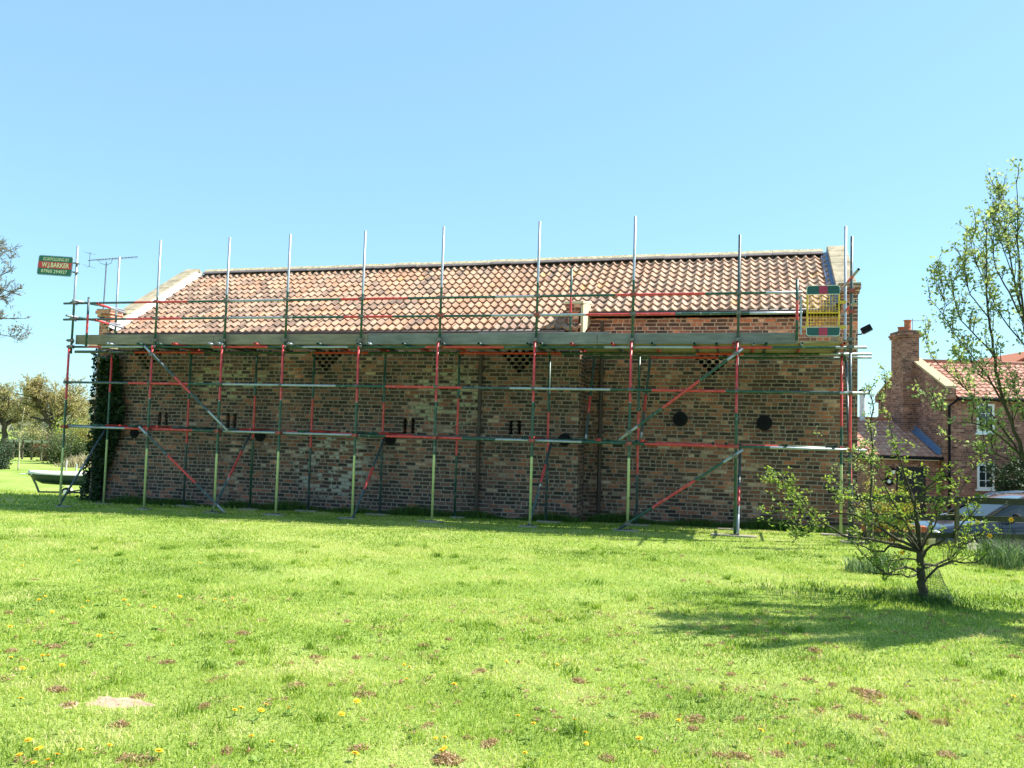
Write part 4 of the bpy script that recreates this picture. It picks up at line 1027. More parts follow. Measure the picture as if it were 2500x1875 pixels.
for sy in (-1, 1):
    w = MB(); w.sphere((1.62, sy * 1.03, 1.08), .11, 12, 8, 0, (.75, 1.0, .62)); w.tube([(1.66, sy * .86, .99), (1.64, sy * .97, 1.05)], .03, 6); w.build('wing_mirror', BLACK, car, smooth=True)
    w = MB(); w.sphere((.16, sy * .66, .66), .14, 12, 8, 0, (.9, .8, .5)); w.build('headlight', plain('headlight_lens', (.45, .48, .5), .1), car, smooth=True)
    w = MB(); w.box((1.38, sy * .912 - .004, .30), (1.388, sy * .912 + .004, .98)); w.box((2.58, sy * .912 - .004, .30), (2.588, sy * .912 + .004, .98)); w.build('door_seam', BLACK, car)
    w = MB(); w.tube([(2.28, sy * .925, .86), (2.50, sy * .925, .865)], .016, 6); w.build('door_handle', SILV, car)
    for xw in (.82, 3.48):
        w = MB(); w.lathe([(.20, -.10), (.30, -.105), (.325, -.07), (.325, .07), (.30, .105), (.20, .10)], 24, 0, (xw, sy * .80, .325), 'y'); wh = w.build('wheel', RUB, car, smooth=True)
        w = MB(); w.lathe([(0, .085 * sy), (.05, .10 * sy), (.20, .10 * sy), (.215, .06 * sy)], 20, 0, (xw, sy * .80, .325), 'y')
        w.build('rim', SILV, wh)
w = MB(); w.prism([(-.01, y, z) for y, z in ((-.35, .42), (.35, .42), (.42, .62), (-.42, .62))], (.03, 0, 0)); w.build('grille', BLACK, car)

# ------------------------------------------------------------------ dinghy on a launching trolley, far left
bs = atD(70, 1151, 36.0); bgz = gz(bs.x, bs.y)
BYAW = YAW + math.radians(4)
boat = empty('boat', (bs.x, bs.y, bgz), 'green hulled dinghy under a cream cover on the far lawn', 'boat'); boat.rotation_euler = (0, 0, BYAW)
bp_ = bs.z - bgz
secs = []
for (x, hw_, zk, zs) in ((0, .03, bp_ - .08, bp_ + .0), (.25, .30, bp_ - .34, bp_ - .0), (.65, .52, bp_ - .50, bp_ - .01), (1.4, .68, bp_ - .53, bp_ - .02), (2.3, .78, bp_ - .54, bp_ - .02), (3.3, .76, bp_ - .52, bp_ - .0), (4.3, .66, bp_ - .48, bp_ + .02)):
    secs.append([(x, -hw_, zs), (x, -hw_ * .97, zs - .16), (x, -hw_ * .8, zk + .13), (x, -hw_ * .3, zk + .02), (x, 0, zk), (x, hw_ * .3, zk + .02), (x, hw_ * .8, zk + .13), (x, hw_ * .97, zs - .16), (x, hw_, zs)])
w = MB(); loft(w, secs, 0, False); w.build('hull', plain('hull_green', (.010, .034, .034), .4, 0, .2), boat, smooth=True)
w = MB()
cs = []
for s in secs: x = s[0][0]; hw_ = -s[0][1]; zs = s[0][2]; cs.append([(x, -hw_ - .03, zs - .07), (x, -hw_ - .025, zs + .012), (x, -hw_ * .5, zs + .05), (x, 0, zs + .065), (x, hw_ * .5, zs + .05), (x, hw_ + .025, zs + .012), (x, hw_ + .03, zs - .07)])
loft(w, cs, 0, False); w.build('cover', plain('cream_canvas', (.68, .64, .54), .9, 0, .1), boat, smooth=True)
w = MB(); w.tube([(.22, -.30, bp_ + .02), (.26, -.33, bp_ - .08), (.30, -.3, bp_ - .14)], .02, 5); w.tube([(-.35, 0, bp_ - .12), (.05, 0, bp_ - .08)], .02, 5); w.build('rope', plain('white_rope', (.7, .7, .68), .8), boat)
tr = empty('boat_trolley', (bs.x, bs.y, bgz), 'steel launching trolley with small wheels carrying the covered dinghy', 'trailer'); tr.rotation_euler = (0, 0, BYAW)
w = MB(); w.tube([(.12, 0, bp_ - .16), (.32, 0, bp_ - .52), (.46, 0, .10), (.62, 0, .03)], .045, 8); w.tube([(.46, 0, .10), (2.2, 0, .11), (4.2, 0, .12)], .035, 8); w.tube([(1.95, -.85, .18), (1.95, .85, .18)], .03, 8)
for sy in (-1, 1): w.tube([(3.2, sy * .5, .15), (3.2, sy * .55, bp_ - .35)], .025, 6)
w.build('trolley_frame', STEEL, tr)
for sy in (-1, 1):
    w = MB(); w.lathe([(.08, -.05), (.15, -.06), (.185, -.03), (.185, .03), (.15, .06), (.08, .05)], 18, 0, (1.95, sy * .92, .185), 'y'); wh = w.build('wheel', RUB, tr, smooth=True)
    w = MB(); w.lathe([(0, -.052), (.10, -.055), (.11, 0), (.10, .055), (0, .052)], 14, 0, (1.95, sy * .92, .185), 'y'); w.build('rim', UPVC, wh)
    w = MB(); ring = [(1.95 + .25 * math.cos(a), sy * .92, .19 + .25 * math.sin(a)) for a in np.linspace(.25, math.pi - .25, 9)]
    for k in range(8): w.poly([Vector(ring[k]) + Vector((0, -.09, 0)), Vector(ring[k+1]) + Vector((0, -.09, 0)), Vector(ring[k+1]) + Vector((0, .09, 0)), Vector(ring[k]) + Vector((0, .09, 0))])
    w.build('mudguard', plain('mudguard_grey', (.5, .5, .5), .5), tr)

# ------------------------------------------------------------------ vegetation helpers
def unit(a): return a / np.maximum(np.linalg.norm(a, axis=-1, keepdims=True), 1e-9)
def leaf_mesh(name, P, L, W, mat, parent, rng, up=.25, dirs=None, tint=None, loc=None, fold=.25):
    """one small folded leaf per row of P"""
    P = np.asarray(P, float); n = len(P)
    a = rng.normal(size=(n, 3)); a[:, 2] = a[:, 2] * .7 + up
    if dirs is not None: a = unit(a) * .8 + dirs
    a = unit(a); b = unit(np.cross(a, rng.normal(size=(n, 3)))); c = np.cross(a, b)
    L = L * rng.uniform(.6, 1.3, (n, 1)); W = W * rng.uniform(.7, 1.25, (n, 1))
    V = np.stack([P, P + a * L * .5 + b * W * .5 + c * W * fold, P + a * L, P + a * L * .5 - b * W * .5 + c * W * fold], 1).reshape(-1, 3)
    T = np.arange(n * 4).reshape(n, 4)
    tt = rng.random(n) if tint is None else tint
    o = np_mesh(name, V if loc is None else V - np.array(loc), T, mat, parent, {'tint': np.repeat(tt, 4)})
    return o
def resample(pts, n):
    P = np.array([tuple(p) for p in pts]); d = np.r_[0, np.cumsum(np.linalg.norm(np.diff(P, axis=0), axis=1))]
    s = np.linspace(0, d[-1], n); return np.stack([np.interp(s, d, P[:, k]) for k in range(3)], -1), d[-1]
def sprout(rng, pts, count, lmin, lmax, upb, spread=1.0, start=.2, seg=5, wob=.15, taper=True):
    """side shoots along a limb -> list of arrays"""
    Q, L = resample(pts, 24); out = []
    for _ in range(count):
        f = rng.uniform(start, 1.0); i = min(int(f * 23), 22); p = Q[i] + (Q[i+1] - Q[i]) * (f * 23 - i)
        t = unit(Q[i+1] - Q[i]); r = unit(rng.normal(size=3)); r -= t * r.dot(t)
        d = unit(t * .55 + unit(r) * spread + np.array([0, 0, upb])); ln = rng.uniform(lmin, lmax) * (1.15 - .5 * f if taper else 1)
        path = [p]
        for k in range(seg):
            d = unit(d + rng.normal(size=3) * wob + np.array([0, 0, upb * .12])); path.append(path[-1] + d * ln / seg)
        out.append(np.array(path))
    return out
BARK = plain('grey_bark', (.075, .060, .045), .95, 0, .4, 14, .6)
BARKG = plain('mossy_bark', (.052, .048, .026), .95, 0, .35, 12, .5)
TWIG = plain('young_twig', (.10, .075, .045), .9, 0, .3)
LEAF_Y = leafmat('young_leaf', [(0, (.11, .18, .03)), (.45, (.22, .31, .05)), (.8, (.36, .44, .085)), (1, (.44, .46, .14))], .45)
LEAF_T = leafmat('shoot_leaf', [(0, (.19, .25, .11)), (.5, (.31, .37, .16)), (.85, (.41, .47, .20)), (1, (.48, .50, .26))], .5)
LEAF_D = leafmat('dark_leaf', [(0, (.012, .026, .010)), (.5, (.024, .05, .017)), (1, (.05, .085, .03))], .15)

def tree(name, label, cat, base, limbs, twigs, leaf, rng, group=None, nside=7, bark=BARK, up=.3, wob=.22):
    """limbs: list of (points, r0, r1); twigs: arrays; leaf: (positions, L, W, mat)"""
    e = empty(name, base, label, cat, group)
    w = MB()
    for pts, r0, r1 in limbs:
        Q, _ = resample(pts, max(6, len(pts) * 3))
        if len(Q) > 6: Q[1:-1] += rng.normal(size=(len(Q) - 2, 3)) * r0 * (wob if r0 < .2 else .1)
        w.tube([Vector(p) - Vector(base) for p in Q], list(np.linspace(r0, r1, len(Q)) ** 1.0), nside)
    o = w.build('trunk', bark, e, smooth=True)
    if twigs:
        w = MB()
        for (pts, r0, r1) in twigs: w.tube([Vector(p) - Vector(base) for p in pts], list(np.linspace(r0, r1, len(pts))), 4, 0, False)
        w.build('twigs', TWIG if bark is not BARKG else bark, e, smooth=True)
    if leaf is not None:
        P, L, W, mat = leaf
        leaf_mesh('crown', P, L, W, mat, e, rng, up, loc=tuple(base))
    return e
def along(rng, arr, n, f0=.1, jit=.02):
    out = []
    for a in arr:
        Q, _ = resample(a, 12); f = rng.uniform(f0, 1, n) * 11; i = np.minimum(f.astype(int), 10); out.append(Q[i] + (Q[i+1] - Q[i]) * (f - i)[:, None] + rng.normal(size=(n, 3)) * jit)
    return np.concatenate(out)
def rosettes(rng, arr, n, k, f0=.15, jit=.022, tip=True):
    """leaf clusters: n spots per shoot with k leaves each, plus one at the tip"""
    out = []
    for a in arr:
        Q, _ = resample(a, 12); f = rng.uniform(f0, 1, n) * 11
        if tip: f[0] = 10.99
        i = np.minimum(f.astype(int), 10); c = Q[i] + (Q[i+1] - Q[i]) * (f - i)[:, None]
        out.append((c[:, None, :] + rng.normal(size=(n, k, 3)) * jit).reshape(-1, 3))
    return np.concatenate(out)

# ------------------------------------------------------------------ small apple tree in front
rng = np.random.default_rng(21)
AD_ = 9.2
def ap(zx, zy, dd=0.0): return atD(1850 + zx / 3.386, 1050 + zy / 3.386, AD_ + dd)
LIM = [  # zoom coordinates, depth at tip, radii
 ([(1330,1190),(1240,1215),(1190,1190),(1100,1195),(970,1185),(885,1160)], -.5, .016, .005),
 ([(1320,1170),(1230,1130),(1150,1150),(1060,1195),(900,1050),(760,910)], -.7, .020, .004),
 ([(1335,1010),(1180,965),(1080,955),(1040,1005),(940,1000),(820,930),(780,860)], .5, .024, .005),
 ([(1340,1010),(1130,940),(930,900),(720,880),(560,780),(420,660),(330,560),(268,490),(275,410)], -.35, .026, .004),
 ([(268,490),(190,490),(140,420),(108,375)], -.35, .006, .003),
 ([(1335,990),(1150,900),(950,770),(780,695),(620,690),(470,685),(200,690),(30,655)], .35, .024, .003),
 ([(560,775),(420,850),(330,870),(300,930)], -.4, .006, .003),
 ([(470,685),(380,650),(300,560)], .3, .006, .003),
 ([(620,690),(400,790),(150,770),(20,740)], .2, .008, .003),
 ([(1340,1000),(1200,860),(1020,710),(860,640),(700,610),(610,500),(560,470)], .6, .022, .003),
 ([(860,640),(760,560),(640,560)], .7, .008, .003),
 ([(1345,985),(1315,800),(1290,600),(1240,430),(1170,230),(1115,40),(1080,-100)], .2, .028, .004),
 ([(1290,600),(1230,480),(1150,200),(1120,100)], .1, .012, .003),
 ([(1345,985),(1330,790),(1300,600),(1330,540),(1450,430),(1540,380),(1640,300)], -.4, .026, .007),
 ([(1350,990),(1430,770),(1560,620),(1690,480),(1780,330),(1840,200)], .5, .024, .004),
 ([(1350,1060),(1420,960),(1500,930),(1640,830),(1760,700),(1880,560)], -.5, .022, .003),
 ([(1355,1110),(1470,1120),(1590,1055),(1740,930),(1870,840),(1960,800)], .3, .020, .004),
 ([(1385,1230),(1480,1140),(1610,1075),(1690,1100),(1800,1100),(1890,1030),(1910,930)], -.2, .020, .004),
 ([(1370,1150),(1450,1115),(1520,1130),(1640,1080),(1740,1030),(1770,930)], .6, .014, .003),
 ([(1345,1080),(1240,1060),(1130,1075),(1020,1090),(900,1030)], .7, .014, .003),
 ([(1340,990),(1220,760),(1100,560),(1010,380),(940,250)], -.3, .020, .003),
 ([(1345,990),(1420,860),(1480,760),(1470,640),(1500,540)], -.7, .018, .003),
 ([(1340,1000),(1250,880),(1150,800),(1010,760),(880,780),(800,850)], -.8, .016, .003),
 ([(1345,1000),(1270,830),(1160,690),(1030,560),(990,470)], .7, .018, .003)]
ab_ = atD(2260, 1477, AD_); ab_.z = gz(ab_.x, ab_.y)
limbs = [([(ab_.x, ab_.y, ab_.z - .08), ap(1385,1440), ap(1368,1330), ap(1355,1240), ap(1348,1120), ap(1345,980)], .052, .036)]
tw, lf = [], []
for pts, dd, r0, r1 in LIM:
    n = len(pts); P = [ap(x, y, dd * (k / (n - 1)) ** .8) for k, (x, y) in enumerate(pts)]
    limbs.append((P, r0 * .72, r1 * .8))
    L = resample(P, 5)[1]; sh = sprout(rng, P, int(3 + L * 5.0), .07, .26, .55, .75, .2, 5, .16)
    s2 = []
    for s in sh: s2 += sprout(rng, s, 2, .04, .14, .4, .8, .3, 3, .2)
    tw += [(s, .0045, .0018) for s in sh] + [(s, .0024, .0014) for s in s2]
    lf.append(rosettes(rng, sh, 2, 5, .3, .02)); lf.append(rosettes(rng, s2[::3], 1, 5, .5, .018)); lf.append(rosettes(rng, [np.array([tuple(q) for q in P])], 5, 4, .4, .017))
tree('apple_tree', 'small spreading apple tree with new leaves on the lawn near the right of the photo', 'tree', ab_, limbs, tw, (np.concatenate(lf), .042, .024, LEAF_Y), rng, bark=BARKG)
# plastic mesh guard round the trunk
gm = NT('dark_mesh'); gm.col((.05, .06, .045)); gm = gm.mat
gd = empty('mesh_guard', ab_, 'loose dark mesh rabbit guard around the foot of the apple tree trunk', 'guard')
w = MB(); n_, m_ = 26, 16
def gpt(a, h):
    r = .085 + .10 * (1 - h) ** 1.3 + .02 * math.sin(3 * a) * (1 - h); sx = .05 + .05 * (1 - h)
    return Vector((r * math.cos(a) + sx, r * math.sin(a) * .8, .01 + .36 * h * (1 - .15 * math.cos(a - .6))))
for k in range(n_): w.tube([gpt(2*math.pi*k/n_ + .0, h) for h in np.linspace(0, 1, 7)], .0016, 3, 0, False)
for j in range(m_): w.tube([gpt(2*math.pi*k/24, j / (m_ - 1)) for k in range(25)], .0016, 3, 0, False)
w.build('wire_mesh', gm, gd)

# ------------------------------------------------------------------ tall multi-stemmed tree at the right edge
rng = np.random.default_rng(5)
TD = 8.3
def tp(zx, zy, dd=0.0): return atD(2200 + zx / 3.317, 400 + zy / 3.317, TD + dd)
tb_ = atD(2590, 1490, TD); tb_.z = gz(tb_.x, tb_.y)
B0 = [tb_ - Vector((0, 0, .1)), tp(1235, 3000), tp(1130, 2650)]
TL = [([(1130,2650),(1000,2390),(860,2000),(775,1720),(745,1480),(705,1240),(690,1000),(690,700),(690,440)], -.2, .050, .005),
 ([(1235,3000),(1170,2500),(1080,1900),(1000,1300),(905,900),(868,700),(855,480),(830,340)], .4, .055, .005),
 ([(1170,2500),(1100,1900),(1010,1350),(962,960),(945,600),(938,260),(930,130)], -.3, .045, .004),
 ([(1235,3000),(1240,2300),(1180,1500),(1080,900),(1040,600),(1000,430)], .3, .050, .005),
 ([(705,1240),(560,1060),(510,880),(520,700),(515,605)], -.5, .016, .003),
 ([(860,2000),(700,1720),(560,1540),(400,1330),(310,1180),(215,1068)], .4, .024, .003),
 ([(745,1530),(590,1380),(480,1260),(430,1090),(395,900),(388,820)], -.3, .018, .003),
 ([(310,1180),(360,1150),(340,1000),(302,870)], .4, .010, .003),
 ([(1027,1500),(850,1290),(760,1150),(700,980),(640,820)], .5, .018, .003),
 ([(1000,1300),(880,1050),(770,860),(740,700),(770,370)], .2, .020, .003),
 ([(690,1000),(600,780),(560,660),(630,480)], -.2, .010, .003),
 ([(905,900),(810,640),(760,480),(745,400)], .4, .012, .003),
 ([(868,700),(820,350),(760,190)], .4, .010, .003),
 ([(1130,2650),(900,2250),(700,1990),(560,1860),(420,1720),(240,1570),(190,1350)], .6, .026, .003),
 ([(1000,2390),(830,2230),(690,2130),(560,2100),(420,2090),(330,1990),(240,1960)], -.7, .022, .003),
 ([(1130,2650),(980,2450),(800,2360),(640,2330),(520,2250),(400,2230)], .8, .022, .003),
 ([(860,2000),(800,1840),(620,1700),(500,1640),(430,1500)], -.6, .014, .003),
 ([(1170,2500),(1020,2130),(930,1850),(870,1650),(700,1500)], .7, .018, .003),
 ([(1235,3000),(1320,2300),(1340,1500),(1280,800)], -.4, .045, .005),
 ([(1235,3000),(1420,2300),(1500,1600),(1460,1000)], .5, .040, .005),
 ([(1235,3000),(1250,2400),(1400,1900),(1560,1500)], -.8, .035, .005),
 ([(1235,3000),(1330,2500),(1330,1800),(1200,1200),(1160,500)], .9, .036, .005), ([(1235,3000),(1380,2300),(1420,1500),(1330,700)], -.9, .036, .005),
 ([(1235,3000),(1500,2400),(1700,1800),(1800,1200)], .3, .036, .005), ([(1235,3000),(1560,2500),(1850,2100),(2000,1700)], -.4, .036, .005), ([(1235,3000),(1480,2500),(1640,2000),(1650,1400)], -.9, .036, .005),
 ([(1235,3000),(1420,2600),(1500,2100),(1600,1700)], 1.0, .036, .005), ([(1235,3000),(1380,2550),(1300,2000),(1250,1500)], -.7, .03, .005), ([(1235,3000),(1500,2700),(1760,2500),(1900,2200)], .6, .03, .005),
 ([(1235,3000),(1420,1900),(1450,900),(1450,-50)], -.3, .04, .005), ([(1235,3000),(1500,1800),(1600,800),(1620,-150)], .3, .04, .005), ([(1235,3000),(1560,2000),(1760,1000),(1830,100)], -.2, .04, .005),
 ([(1235,3000),(1600,2400),(2000,1900),(2350,1300)], .3, .034, .005), ([(1235,3000),(1700,2500),(2200,2050),(2650,1500)], -.2, .034, .005), ([(1235,3000),(1750,2600),(2300,2300),(2800,1900)], .7, .034, .005),
 ([(1235,3000),(1650,2350),(2000,1700),(2150,1000)], -.6, .034, .005), ([(1235,3000),(1600,2600),(2050,2350),(2450,2150)], -.8, .034, .005), ([(1235,3000),(1650,2300),(1950,1650),(2050,1200)], 1.1, .034, .005)]
limbs = [(B0, .06, .04)]; tw, lf = [], []
for pts, dd, r0, r1 in TL:
    n = len(pts); P = [tp(x, y, dd * (k / (n - 1)) ** .8) for k, (x, y) in enumerate(pts)]; limbs.append((P, r0 * .45, r1 * .7))
    L = resample(P, 5)[1]; off_ = pts[-1][0] > 1100; sh = sprout(rng, P, int(4 + L * (42 if off_ else 5.5)), .10, .55 if off_ else .36, .9, .6, .25, 5, .12)
    s2 = []
    for s in sh: s2 += sprout(rng, s, 2, .05, .2, .6, .7, .25, 3, .2)
    tw += [(s, .005, .002) for s in sh] + [(s, .0028, .0015) for s in s2]
    lf.append(rosettes(rng, sh, 3, 6, .2, .026)); lf.append(rosettes(rng, s2[::2], 1, 5, .5, .022)); lf.append(rosettes(rng, [np.array([tuple(q) for q in P])], 8, 4, .4, .02))
tree('tall_shrub_tree', 'tall many stemmed tree with fresh sparse leaves at the right edge of the lawn', 'tree', tb_, limbs, tw, (np.concatenate(lf), .041, .026, LEAF_T), rng, bark=BARKG)

# ------------------------------------------------------------------ saplings and shrubs by the fence
def stems(rng, base, n, h, spread, r, wob=.12):
    out = []
    for k in range(n):
        a = rng.uniform(0, 2 * math.pi); d = unit(np.array([math.cos(a) * spread, math.sin(a) * spread, 1.0])); p = np.array(base) + np.array([math.cos(a), math.sin(a), 0]) * r * rng.random(); path = [p]
        hh = h * rng.uniform(.6, 1.05)
        for q in range(6): d = unit(d + rng.normal(size=3) * wob); path.append(path[-1] + d * hh / 6)
        out.append(np.array(path))
    return out
def shrub(name, label, base, n, h, spread, r, leafL, leafW, mat, rng, cat='shrub', dens=5, bark=BARK, group=None, r0=.012, per=4, side=8, sl=(.12, .35), upl=.3):
    st = stems(rng, base, n, h, spread, r); tw, lf = [], []
    for s in st:
        sh = sprout(rng, s, side, sl[0], sl[1], .4, .9, .15, 4, .2); tw += [(q, .004, .002) for q in sh]; lf.append(rosettes(rng, sh, dens, per, .1, leafL * .7))
    return tree(name, label, cat, base, [(s, r0, .004) for s in st], tw, (np.concatenate(lf), leafL, leafW, mat), rng, group, 5, bark, upl)
LEAF_GOLD = leafmat('golden_leaf', [(0, (.20, .20, .03)), (.5, (.36, .34, .05)), (1, (.46, .40, .12))], .4)
p = atD(2132, 1310, 15.2); shrub('golden_shrub', 'yellow green leafy shrub with reddish stems behind the fence post', (p.x + .25, p.y, gz(p.x + .25, p.y)), 11, 1.05, .32, .22, .055, .034, LEAF_GOLD, rng, bark=plain('red_stem', (.20, .06, .035), .8), r0=.009)
p = atD(2128, 1335, 13.6); b_ = Vector((p.x, p.y, gz(p.x, p.y)))
P = [b_ - Vector((0, 0, .05)), atD(2126, 1230, 13.6), atD(2128, 1160, 13.6), atD(2131, 1100, 13.6), atD(2124, 1040, 13.6), atD(2132, 985, 13.6), atD(2112, 935, 13.6)]
P2 = [P[4], atD(2150, 1010, 13.7), atD(2163, 950, 13.7), atD(2158, 900, 13.7)]; P3 = [P[3], atD(2098, 1090, 13.5), atD(2092, 1120, 13.5)]
sh = sprout(rng, P, 16, .15, .5, .8, .8, .3) + sprout(rng, P2, 8, .1, .35, .8, .8, .1) + sprout(rng, P3, 8, .1, .35, .4, .8, .1)
tree('sapling', 'thin crooked sapling beside the fence post at the corner of the barn', 'tree', b_, [(P, .028, .006), (P2, .010, .004), (P3, .008, .004)], [(s, .005, .002) for s in sh], (rosettes(rng, sh, 4, 5), .05, .03, LEAF_T), rng, bark=BARKG)
p = atD(2096, 1335, 14.0); shrub('climbing_shrub', 'upright pale green shrub growing against the right corner of the barn', (p.x, p.y, gz(p.x, p.y)), 4, 2.0, .08, .08, .05, .03, LEAF_T, rng, r0=.008, side=7, sl=(.08, .2), dens=2)
p = atD(2500, 1200, 27.5); shrub('yew_bush', 'dense dark evergreen bush standing in front of the house wall', (p.x, p.y, gz(p.x, p.y)), 46, 2.7, .22, .42, .10, .05, LEAF_D, rng, dens=8, per=6, side=12, sl=(.2, .45))
p = atD(2590, 1200, 27.5); shrub('yew_bush', 'taller dark evergreen bush at the far right beyond the drive', (p.x, p.y, gz(p.x, p.y)), 40, 3.6, .35, .7, .10, .05, LEAF_D, rng, dens=8, per=6, side=12, sl=(.3, .7))

# ------------------------------------------------------------------ daffodil clumps and tussocks
def blades_np(rng, P, H, W, lean, bend=.5, n3=True):
    """grass blades: 5 vertices each when n3 else one triangle"""
    n = len(P); a = rng.uniform(0, 2 * np.pi, n); f = np.stack([np.cos(a), np.sin(a), np.zeros(n)], -1); s = np.stack([-np.sin(a), np.cos(a), np.zeros(n)], -1)
    ang = rng.uniform(0, 2 * np.pi, n); l = np.stack([np.cos(ang), np.sin(ang), np.zeros(n)], -1) * (lean * rng.random((n, 1)) + .05)
    H = H[:, None] if np.ndim(H) else np.full((n, 1), H); W = W[:, None] if np.ndim(W) else np.full((n, 1), W); up = np.array([0, 0, 1.0])
    if n3:
        m = P + (up + l * .6) * H * .55; t = m + unit(up * (1 - bend) + l * 1.6) * H * .5
        V = np.stack([P - s * W / 2, P + s * W / 2, m - s * W * .4, m + s * W * .4, t], 1).reshape(-1, 3)
        b = np.arange(n)[:, None] * 5; T = np.concatenate([b + [0, 1, 3], b + [0, 3, 2], b + [2, 3, 4]])
        return V, T, 5
    t = P + (up + l) * H
    V = np.stack([P - s * W / 2, P + s * W / 2, t], 1).reshape(-1, 3); return V, np.arange(n * 3).reshape(-1, 3), 3
LEAF_DAF = leafmat('daffodil_leaf', [(0, (.07, .13, .05)), (.6, (.14, .22, .09)), (1, (.26, .34, .18))], .25)
DAFY = plain('daffodil_yellow', (.75, .46, .03), .6, 0, .15)
def daffodils(px, py, D, n, h, r, label, flowers, rng):
    c = atD(px, py, D); c = Vector((c.x, c.y, gz(c.x, c.y))); e = empty('daffodil_clump', c, label, 'daffodils')
    a = rng.uniform(0, 2*np.pi, n); q = r * np.sqrt(rng.random(n)); P = np.stack([np.cos(a) * q, np.sin(a) * q, np.zeros(n)], -1)
    V, T, k = blades_np(rng, P, rng.uniform(.6, 1.1, n) * h, rng.uniform(.010, .018, n), .55, .6); np_mesh('leaves', V, T, LEAF_DAF, e, {'tint': np.repeat(rng.random(n), k)})
    for (fx, fz) in flowers:
        w = MB(); w.tube([(fx * .4, 0, 0), (fx * .8, -.02, fz * .6), (fx, -.05, fz)], .005, 5); st = w.build('stem', LEAF_DAF, e)
        w = MB(); cc = Vector((fx, -.08, fz + .005))
        for j in range(6):
            a_ = j * math.pi / 3; d = Vector((math.cos(a_), -.1, math.sin(a_))); s_ = Vector((-math.sin(a_), 0, math.cos(a_))); w.poly([cc, cc + d * .022 + s_ * .012, cc + d * .042, cc + d * .022 - s_ * .012])
        w.lathe([(.012, .0), (.014, -.02), (.019, -.028)], 8, 0, tuple(cc), 'y'); w.build('flower', DAFY, st)
daffodils(2455, 1395, 12.2, 330, .46, .38, 'tall clump of grey green daffodil leaves with orange blooms by the right fence', [(-.38, .60), (.05, .66), (-.22, .42), (.30, .55)], np.random.default_rng(8))
daffodils(2115, 1388, 11.2, 200, .22, .28, 'low clump of long daffodil leaves behind the apple tree', [], np.random.default_rng(9))
daffodils(2170, 1372, 11.8, 160, .24, .22, 'second low clump of daffodil leaves nearer the apple tree trunk', [(.15, .2)], np.random.default_rng(10))
lp_ = atD(2478, 1392, 12.5); shrub('low_bush', 'low dark green bush at the foot of the tall daffodils', (lp_.x, lp_.y, gz(lp_.x, lp_.y)), 9, .24, .9, .14, .045, .028, LEAF_D, rng, side=5, sl=(.05, .14), dens=3)

# stack of orange roof tiles on a pale pallet by the fence
sp_ = atD(2170, 1330, 15.9); sp_.z = gz(sp_.x, sp_.y)
pal = empty('pallet', sp_, 'pale timber pallet standing on the ground behind the fence', 'pallet'); pal.rotation_euler = (0, 0, YAW)
for k in range(5): w = MB(); y = -.42 + k * .21; w.box((-.62, y - .07, .10), (.62, y + .07, .125)); w.build('slat', wood('pallet_slat', (.5, .42, .30)) if k == 0 else bpy.data.materials['pallet_slat'], pal)
for k in range(3): w = MB(); x = -.55 + k * .55; w.box((x - .06, -.5, 0.0), (x + .06, .5, .098)); w.build('bearer', bpy.data.materials['pallet_slat'], pal)
w = MB()
for k in range(26):
    x = -.52 + k * .042; w.prism([(x, -.30, .127), (x + .012, -.15, .127), (x, 0, .127), (x, 0, .30), (x + .012, -.15, .315), (x, -.30, .30)], (.03, 0, 0))
ts = w.build('tile_stack', TERRA); ts.location = sp_; ts.rotation_euler = (0, 0, YAW); tag(ts, 'row of orange clay tiles stacked on edge on the pale pallet', 'tiles')

# ------------------------------------------------------------------ ivy on the left corner
rng = np.random.default_rng(31)
poly = [(252, 872), (296, 868), (303, 960), (309, 1005), (300, 1050), (282, 1105), (262, 1160), (250, 1200), (243, 1232), (233, 1240), (234, 1150), (238, 1080), (244, 1010), (248, 940)]
def inside(x, y):
    c = False; n = len(poly); j = n - 1
    for i in range(n):
        (xi, yi), (xj, yj) = poly[i], poly[j]
        if (yi > y) != (yj > y) and x < (xj - xi) * (y - yi) / (yj - yi) + xi: c = not c
        j = i
    return c
ivb = Vector((XL + .1, YL - .05, gz(XL, YL)))
ivy = empty('ivy', ivb, 'dark green ivy climbing the left corner of the barn wall', 'ivy')
PP = []
while len(PP) < 6500:
    x, y = rng.uniform(228, 315), rng.uniform(865, 1242)
    if inside(x + abs(rng.normal(0, 2.5)) + 3, y):
        p = atY(x, y, YL - rng.uniform(.01, .16) ** 1.0)
        if p.x < XL: p.y = YL + rng.uniform(-.12, .35)
        PP.append(tuple(p))
for _ in range(2500):                        # round the corner
    z = rng.uniform(0, 3.6); PP.append((XL - rng.uniform(.0, .14) - .22 * max(0, 1 - z / 1.5), YL + rng.uniform(0, .8), z - .15))
PP = np.array(PP)
leaf_mesh('foliage', PP, .085, .075, LEAF_D, ivy, rng, -.35, dirs=np.tile([[0, -.8, -.3]], (len(PP), 1)), loc=tuple(ivb))
w = MB()
for k in range(6):
    x = XL + .05 + .09 * k; pts = [Vector((x + .05 * math.sin(z * 2 + k), YL - .02, z)) - ivb for z in np.linspace(-.15, 2.2 + .2 * k, 8)]; w.tube(pts, list(np.linspace(.022, .008, 8)), 5)
w.build('stem', BARK, ivy)

